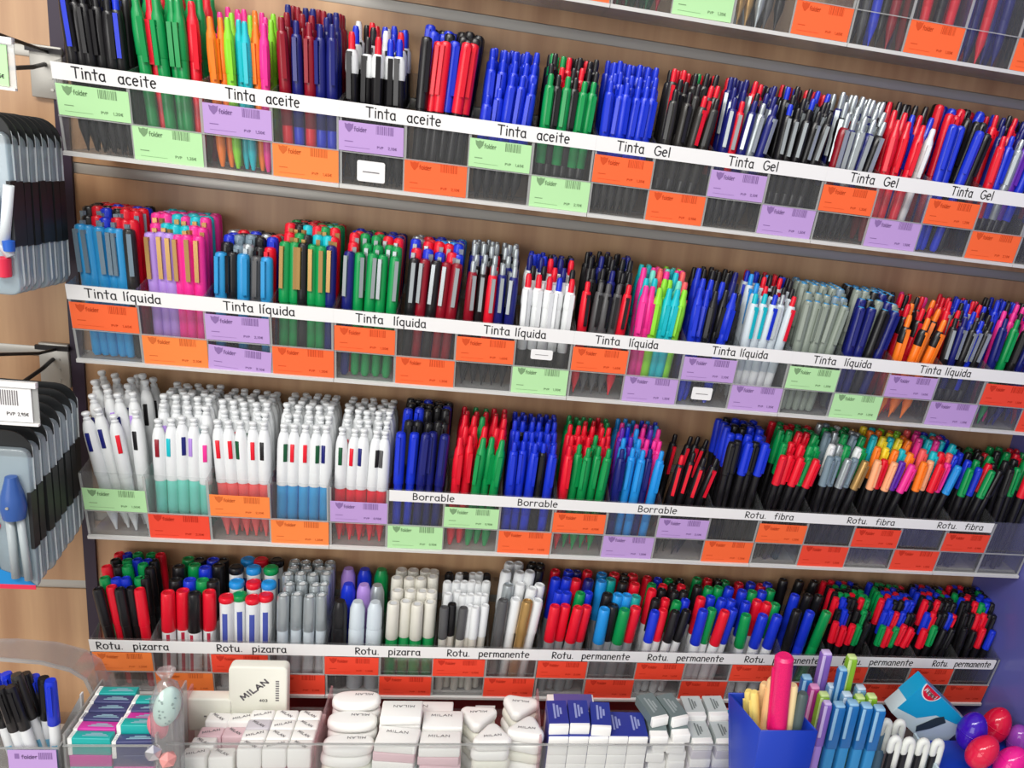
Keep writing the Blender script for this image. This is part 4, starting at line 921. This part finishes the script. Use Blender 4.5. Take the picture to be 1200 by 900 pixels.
def stick(name, col, x0, y0, xt, yt, yy, r, label, group=None, cap=None, n=10, band=None):
    T = at(xt, yt, BY0+yy); B = at(x0, y0, BY0+yy); dv = T-B; base = T-dv*((T.z-CT-.010)/dv.z)
    O3 = Vector((fl, BY0, 0))
    def inside(p):
        q = p-O3; q.x -= SK*q.y; y0_ = q.y
        q.x = max(r+.003+(1-(p.z-CT)/H)*.036, min(BW-r-.003, q.x)); q.y = max(r+.003, min(BY1-BY0-r-.003, q.y))
        q.x += SK*q.y
        return q+O3
    base = inside(base); rim = inside(base+(T-base)*((bt-base.z)/(T.z-base.z))); rim = inside(rim+(base-rim)*.15); rim.z = bt; dv = (rim-base)*((T.z-base.z)/(rim.z-base.z)); L = dv.length
    root = empty(name, base); root.rotation_mode = 'QUATERNION'; root.rotation_quaternion = dv.to_track_quat('Z', 'Y')
    obj('barrel', lathe([(0, 0), (r*.8, 0), (r, .003), (r, L*.62)], n), col, root)
    obj('cap', lathe([(r, L*.62), (r*1.06, L*.622), (r*1.04, L-.003), (r*.75, L), (0, L)], n), cap or col, root)
    if band: obj('white_band', lathe([(r*1.09, L*.64), (r*1.09, L*.80)], n), band, root)
    else: obj('clip', box(-.0014, .0014, -r*1.05-.0018, -r*.95, L*.68, L*.95), cap or col, root)
    tag(root, label, 'pen', group)
yel = mat('pale_yellow', (248, 224, 130), .4); pch = mat('pale_peach', (250, 208, 150), .4); crm = mat('cream_stick', (248, 226, 170), .4)
hot = mat('pink_glitter', (232, 28, 110), .3, noise=.25, nscale=900); gpl = mat('grey_pen', (120, 136, 142), .35)
G = 'pens in the blue box'
stick('yellow_marker', yel, 884, 838, 860, 810, .036, .0048, 'pale yellow marker leaning out at the blue box corner', G)
stick('yellow_marker', yel, 886, 836, 870, 809, .053, .0048, 'second pale yellow marker leaning just behind its twin', G)
stick('peach_marker', pch, 892, 848, 903, 795, .034, .0058, 'pale peach marker standing before the pink tube in the blue box', G)
stick('peach_marker', pch, 889, 840, 894, 800, .050, .0050, 'thin peach marker half hidden behind the other peach one', G)
stick('pink_glitter_tube', hot, 903, 850, 914, 768, .013, .0098, 'tall hot pink glittery tube in the blue box', G, n=14)
stick('cream_marker', crm, 921, 852, 926, 802, .016, .0055, 'cream marker right behind the pink tube in the blue box', G)
stick('cream_marker', crm, 928, 845, 930, 806, .034, .0045, 'thin cream marker behind the gap by the grey pen', G)
stick('grey_pen', gpl, 933, 850, 941, 812, .014, .0060, 'grey pen with white band in the blue box', G, mat('grey_green_cap', (76, 92, 92), .35), band=pwhite)
# highlighters standing side by side in a clear stand
HY = -.118
hs0, hs1 = at(938, 880, HY-.02).x, at(1040, 880, HY-.02).x
HBZ = CT+.022
hst = empty('clear_pen_stand', (hs0-.004, HY-.016, CT+.0004)); W = hs1-hs0+.010
obj('base', box(0, W, 0, .085, 0, .0215), EDGE, hst)
for y in (0, .083): obj('rail', box(0, W, y, y+.002, .0215, .050), ACRYL, hst)
tag(hst, 'low clear stand under the square blue highlighters', 'pen stand')
HC = {'B': ((54, 142, 200), (30, 112, 182), 'blue'), 'V': ((172, 138, 222), (140, 104, 200), 'purple'), 'G': ((160, 210, 60), (140, 192, 44), 'green'), 'M': ((196, 60, 150), (176, 44, 136), 'magenta'), 'S': ((150, 190, 220), (120, 168, 206), 'pale blue')}
def hl(ch, xp, yp, Y, label, w=.0142, zb=None, rz=0):
    T = at(xp, yp, Y); zb = zb or HBZ; L = T.z-zb
    root = empty('highlighter', (T.x, Y, zb)); root.rotation_euler = (0, 0, rz)
    body = mat('hl_body_'+ch, HC[ch][0], .3); cp = mat('hl_cap_'+ch, HC[ch][1], .3); end = mat('hl_end_'+ch, tuple(min(255, int(v*.55+120)) for v in HC[ch][0]), .35)
    obj('barrel', box(-w/2+.0008, w/2-.0008, -w*.42, w*.42, 0, L*.63, bev=.0022), body, root)
    obj('cap', box(-w/2+.0002, w/2-.0002, -w*.46, w*.46, L*.60, L-.003, bev=.0018), cp, root)
    obj('end_plug', box(-w/2+.0010, w/2-.0010, -w*.40, w*.40, L-.004, L, bev=.0016), end, root)
    obj('clip', box(-w/2-.0006, -w/2+.0035, -w*.46-.0022, -w*.46-.0004, L*.70, L-.002, bev=.0006), end, root)
    tag(root, label, 'highlighter', 'square highlighters in the clear stand')
for k, (xp, yp) in enumerate(((984, 824), (1000, 822), (1016, 825), (1031, 828))): hl('B', xp, yp, HY, 'blue square highlighter, %s of four in the front row' % ORD[k])
for k, (xp, yp, ch) in enumerate(((970, 822, 'V'),)): hl(ch, xp, yp, HY+.003, 'purple square highlighter beside the front blue row', .011)
hl('G', 966, 812, HY+.020, 'green square highlighter beside the purple one', .013)
hl('M', 955, 803, HY+.034, 'magenta square highlighter behind the green one', .013)
hl('B', 946, 792, HY+.046, 'blue square highlighter at the far corner behind magenta', .013)
hl('S', 976, 802, HY+.036, 'pale blue highlighter in the second row', .013); hl('G', 1008, 815, HY+.017, 'green highlighter behind the second front blue one', .013); hl('G', 1022, 814, HY+.019, 'green highlighter behind the third front blue one', .013); hl('S', 993, 812, HY+.018, 'pale blue highlighter behind the first front blue one', .013); hl('S', 1009, 804, HY+.034, 'pale blue highlighter in the third row', .013)
hl('V', 969, 763, HY+.050, 'tall purple highlighter rising above the rest', .0135); hl('G', 999, 768, HY+.036, 'tall green highlighter rising above the blue row', .0125); hl('B', 988, 782, HY+.030, 'tall blue highlighter leaning before the tall green one', .0115)
# white hook-topped pens
hkw = mat('hook_white', (232, 236, 230), .45); hkk = mat('hook_black', (30, 30, 34), .45); hkb = mat('hook_slate', (86, 120, 146), .45)
def hook(xp, yp, Y, mt2, label):
    T = at(xp, yp, Y); root = empty('hook_topped_pen', (T.x, Y, CT+.0004)); h = T.z-CT
    r = .0046; w2 = .0046
    pth = [(w2, 0, h-.050), (w2, 0, h-.030), (w2, 0, h-.012)]+[(w2*math.cos(q), 0, h-.012+.0074*math.sin(q)) for q in [k*PI/8 for k in range(1, 8)]]+[(-w2, 0, h-.012), (-w2, 0, h-.022), (-w2*.9, 0, h-.026)]
    obj('hook', tube(pth, [r]*(len(pth)-1)+[r*.5], 12), hkw, root)
    obj('barrel', lathe([(0, 0), (.006, 0), (.0068, .003), (.0068, h-.052), (.0050, h-.046)], 12), mt2, root)
    obj('grip', box(-.0062, .0004, -.0035, .0035, h-.060, h-.020, bev=.0015), mt2, root)
    tag(root, label, 'pen', 'white hook topped pens')
for k, (xp, yp) in enumerate(((1051, 862), (1067, 864), (1084, 865), (1101, 866))): hook(xp, yp, -.125, hkk, 'white hook-topped black pen, %s of the front four' % ORD[k])
for k, (xp, yp) in enumerate(((1040, 842), (1056, 843))): hook(xp, yp, -.095, hkb, 'white hook-topped slate pen, %s of the rear two' % ORD[k])
# tilted blue box with a round red badge
A = at(1086, 800, -.070); Bp = at(1060, 823, -.070); Cp = at(1135, 848, -.070)
ux = (Cp-A); ux.y = 0; wbx = ux.length; ux.normalize(); ang = math.atan2(-ux.z, ux.x)
mb = empty('blue_card_box', (A.x, -.070, A.z)); mb.rotation_euler = (0, ang, 0); hb = .060; db = .024
cy = mat('box_cyan', (22, 164, 214), .35); pale = mat('box_pale', (206, 226, 232), .4)
obj('carton', box(0, wbx, 0, db, -hb, 0, bev=.0008), pale, mb)
obj('blue_front', prism([(0, -.0004), (wbx*.98, -.0004), (wbx*.86, -.012), (wbx*.52, -.022), (wbx*.34, -.042), (0, -.050)], .0004), cy, mb).location = (0, -.0005, 0)
obj('blue_top', box(0, wbx*.8, 0, db, -.0002, .0004), cy, mb)
obj('blue_side', box(-.0005, .0002, 0, db, -.034, 0), cy, mb)
pts = [(.0165+.0165*math.cos(a), .0165*math.sin(a)) for a in [PI+k*PI/20 for k in range(21)]]
pr = prism([(x, z-.0006) for x, z in pts], .0006); o = obj('badge_rim', pr, PAPER, mb); o.location = (0, -.0010, 0)
pr = prism([(.0165+(x-.0165)*.9, z*.9-.0006) for x, z in pts], .0006); o = obj('red_badge', pr, mat('badge_red', (220, 20, 50), .4), mb); o.location = (0, -.0014, 0)
bm = bmesh.new(); lettering(bm, 'Maped', .0055, -.0088, .0072, .0015, .022, lambda u, v: (u, -.0017, v)); obj('lettering', bm, PAPER, mb)
o = obj('pictured_item', prism([(wbx*.55, -.024), (wbx*.62, -.016), (wbx*.72, -.020), (wbx*.62, -.040), (wbx*.50, -.056), (wbx*.44, -.050)], .0006), mat('pictured_dark', (44, 58, 66), .5), mb); o.location = (0, -.0012, 0)
tag(mb, 'tilted blue and white carton with a half-round red badge', 'carton')
# egg shaped glossy sharpeners on a blue display box
dz_ = at(1160, 893, -.115).z
x0_, x1_ = at(1112, 885, -.150).x, 1.130
dbx = empty('blue_display_box', (x0_, -.150, CT+.0004)); W = x1_-x0_; H = at(1155, 893, -.13).z-.013-CT
obj('carton', box(0, W, 0, .075, 0, H, bev=.001), bl_, dbx); obj('white_edge', box(-.0012, .0018, -.0012, .0762, 0, H+.010), pale, dbx)
tag(dbx, 'blue display carton with white edge under the glossy eggs', 'carton')
EG = ((1139, 857, -.105, 'purple', (62, 22, 178), -.15, .0195), (1167, 850, -.080, 'red', (222, 22, 62), -.30, .0192), (1151, 881, -.135, 'crimson', (226, 34, 72), -.60, .0178), (1184, 894, -.132, 'hot pink', (240, 34, 150), -.6, .0180), (1194, 868, -.094, 'violet', (150, 70, 178), .15, .0170))
for xp, yp, Y, nm, col, tl_, er in EG:
    c_ = at(xp, yp, Y); root = empty('egg_sharpener', (c_.x, Y, c_.z)); mt = mat('egg_'+nm.replace(' ', '_'), col, .12)
    obj('shell', ellipsoid(er*.94, er*.94, er*1.36, taper=.06, u=28, v=18), mt, root)
    obj('seam_ring', lathe([(er*.944, -.0008), (er*.952, 0), (er*.944, .0008)], 28), mt, root)
    root.rotation_euler = (0, -tl_, 0)
    tag(root, 'glossy %s egg-shaped sharpener in the cluster by the end panel' % nm, 'sharpener', 'egg shaped sharpeners')

# ------------------------------------------------------------------ blister packs hanging on hooks
blackcard = mat('black_card', (22, 24, 26), .5); cardw = mat('pack_card_white', (228, 236, 240), .5); packblue = mat('pack_blue', (36, 96, 196), .4); packred = mat('pack_red', (222, 44, 76), .4); cyanp = mat('pack_cyan', (20, 130, 200), .4)
def pack_meshes(w, h, key):
    out = [('backing_card', prism(rrect(-w/2, w/2, -h*.97, -.012, .006), .0008), cardw, (0, .0088, 0))]
    out.append(('header_card', prism([(-w/2, -.026), (w/2, -.026)]+[(w/2-.020*(1-math.cos(a)), -.020+.020*math.sin(a)) for a in [k*PI/12 for k in range(7)]]+[(-w/2, 0)], .0012), blackcard, (0, .0074, 0)))
    out.append(('blister', prism(rrect(-w/2+.001, w/2-.0002, -h, -.016, .008), .0076, .0016), BLIS, (0, .0002, 0)))
    out.append(('side_band', box(w/2-.0030, w/2+.0004, -.0012, .0092, -h*.72, -h*.36), blackcard, (0, 0, 0)))
    return [(n, mesh_of(b, m_, n), l) for n, b, m_, l in out]
def stack(xr, w, h, ys, z0, z1, which):
    ms = pack_meshes(w, h, which)
    for k in range(ys[2]):
        t = k/(ys[2]-1); y = ys[0]+(ys[1]-ys[0])*t
        root = empty('compass_blister_pack', (xr-w/2+rnd.uniform(-.0006, .0006), y, z0+(z1-z0)*t)); root.rotation_euler = (0, rnd.uniform(-.012, .012), 0)
        for n, me, l in ms: link(n, me, root).location = l
        tag(root, 'blister pack with black header on the %s hook, %s from the front' % (which, ORD[k]), 'blister pack', 'blister packs on the %s hook' % which)
        if k == 0: first = root
    return first
up = stack(-.005, .12, .158, (-.090, -.002, 8), .036, .030, 'upper')
lo = stack(-.008, .12, .166, (-.092, .004, 8), -.254, -.236, 'lower')
def inner(root, parts):
    for n, b, m_ in parts: obj(n, b, m_, root).location.x = .016
w = .12
inner(up, (('compass_head', lathe([(.003, -.062), (.006, -.058), (.0085, -.074), (.0060, -.095), (0, -.096)][::-1], 12, None, .026, -.0035), packblue), ('compass_leg', tube([(.030, -.003, -.090), (.044, -.003, -.052)][::-1] if False else [(.026, -.003, -.096), (.040, -.003, -.122)], .004, 8), cardw), ('lead_case', tube([(.044, -.003, -.060), (.036, -.003, -.112)], .0042, 10), cardw),
           ('blue_tip', lathe([(0, -.118), (.0045, -.117), (.005, -.108), (0, -.107)], 10, None, .040, -.004), packblue), ('red_tip', lathe([(0, -.142), (.006, -.140), (.0065, -.124), (0, -.122)], 10, None, .034, -.004), packred)))
inner(lo, (('compass_head', lathe([(0, -.086), (.0095, -.085), (.0115, -.072), (.0100, -.062), (.0060, -.047), (.0050, -.042), (0, -.041)], 14, None, .030, -.004), mat('compass_navy', (50, 88, 158), .35)),
           ('rivet', lathe([(.0014, 0), (.0014, .0012), (0, .0012)], 8), GREYMET), ('compass_leg', tube([(.026, -.004, -.085), (.027, -.004, -.150)], .0040, 8), mat('leg_clear_grey', (168, 178, 182), .3)), ('compass_leg', tube([(.035, -.004, -.085), (.038, -.004, -.152)], .0036, 8), mat('leg_clear_grey', (168, 178, 182), .3)),
           ('blue_wedge', prism([(.000, -.160), (.042, -.160), (.034, -.153), (.012, -.144), (.004, -.100), (.000, -.100)], .0005), cyanp), ('red_strip', prism([(-.06, -.165), (.042, -.165), (.042, -.160), (-.06, -.160)], .0005), packred), ('red_spot', lathe([(.0075, 0), (.0075, .0005), (0, .0005)], 14), packred)))
for o in lo.children:
    if o.name.startswith('rivet'): o.rotation_euler = (PI/2, 0, 0); o.location = (.046, -.0148, -.070)
    if o.name.startswith('red_spot'): o.rotation_euler = (PI/2, 0, 0); o.location = (.024, -.0004, -.096)
    if o.name.startswith(('blue_wedge', 'red_strip')): o.location.y = -.0006
def peg(which, xh, z, y1, card, card_m, zcard):
    root = empty('peg_hook', (xh, WALLY, z))
    obj('back_plate', box(-.014, .016, -.0065, -.0002, -.045, .006, bev=.001), GREYMET, root)
    obj('clip_bar', box(-.016, .018, -.010, -.0062, -.001, .004), DARKMET, root)
    obj('rod', tube([(0, -.006, -.012), (0, -.03, -.016), (0, y1-WALLY, -.028), (0, y1-WALLY-.008, -.020)], .0022, 8), DARKMET, root)
    obj('upper_rod', tube([(.004, -.008, .000), (.002, -.04, .004), (.0, y1-WALLY+.02, zcard-z+.012), (.0, y1-WALLY-.006, zcard-z+.008)], .0018, 8), DARKMET, root)
    for q in range(3): obj('screw', lathe([(.0016, 0), (.0016, .001), (0, .001)], 8), GREYMET, root).matrix_local = Matrix.Translation((.006, -.0066, -.012-.012*q)) @ Matrix.Rotation(PI/2, 4, 'X')
    tag(root, 'grey plated peg hook carrying the %s blister packs' % which, 'hook', 'peg hooks on the wall')
    a, b = card
    h = empty('card_holder', ((a.x+b.x)/2, a.y, b.z)); W = b.x-a.x; H = a.z-b.z
    obj('pocket', box(-W/2, W/2, 0, .0012, 0, H), EDGE, h); obj('top_lip', box(-W/2, W/2, -.003, .002, H-.005, H), PAPER, h); obj('bottom_lip', box(-W/2, W/2, -.003, .001, 0, .002), PAPER, h)
    obj('price_insert', box(-W/2+.002, W/2-.005, -.0012, -.0004, .003, H-.006), card_m, h)
    bm = bmesh.new()
    for q in range(10): quad(bm, W/2-.034+q*.0019, W/2-.033+q*.0019, H*.45, H*.80, lambda u, v: (u, -.0014, v))
    lettering(bm, 'PVP', W/2-.026, H*.22, .004, .0006, .007, lambda u, v: (u, -.0014, v)); lettering(bm, '2,95€', W/2-.017, H*.22, .004, .0006, .009, lambda u, v: (u, -.0014, v))
    obj('print', bm, GREYINK, h)
    tag(h, '%s price card in a holder on the %s peg hook' % ('pale green' if which == 'upper' else 'white', which), 'price card')
YC = -.112
a, b = at(-24, 39, YC), at(20, 107, YC); peg('upper', -.050, .090, YC+.004, (a, b), CARD['G'], a.z)
a, b = at(-20, 444, YC), at(47, 499, YC); peg('lower', -.062, -.222, YC+.004, (a, b), PAPER, a.z)
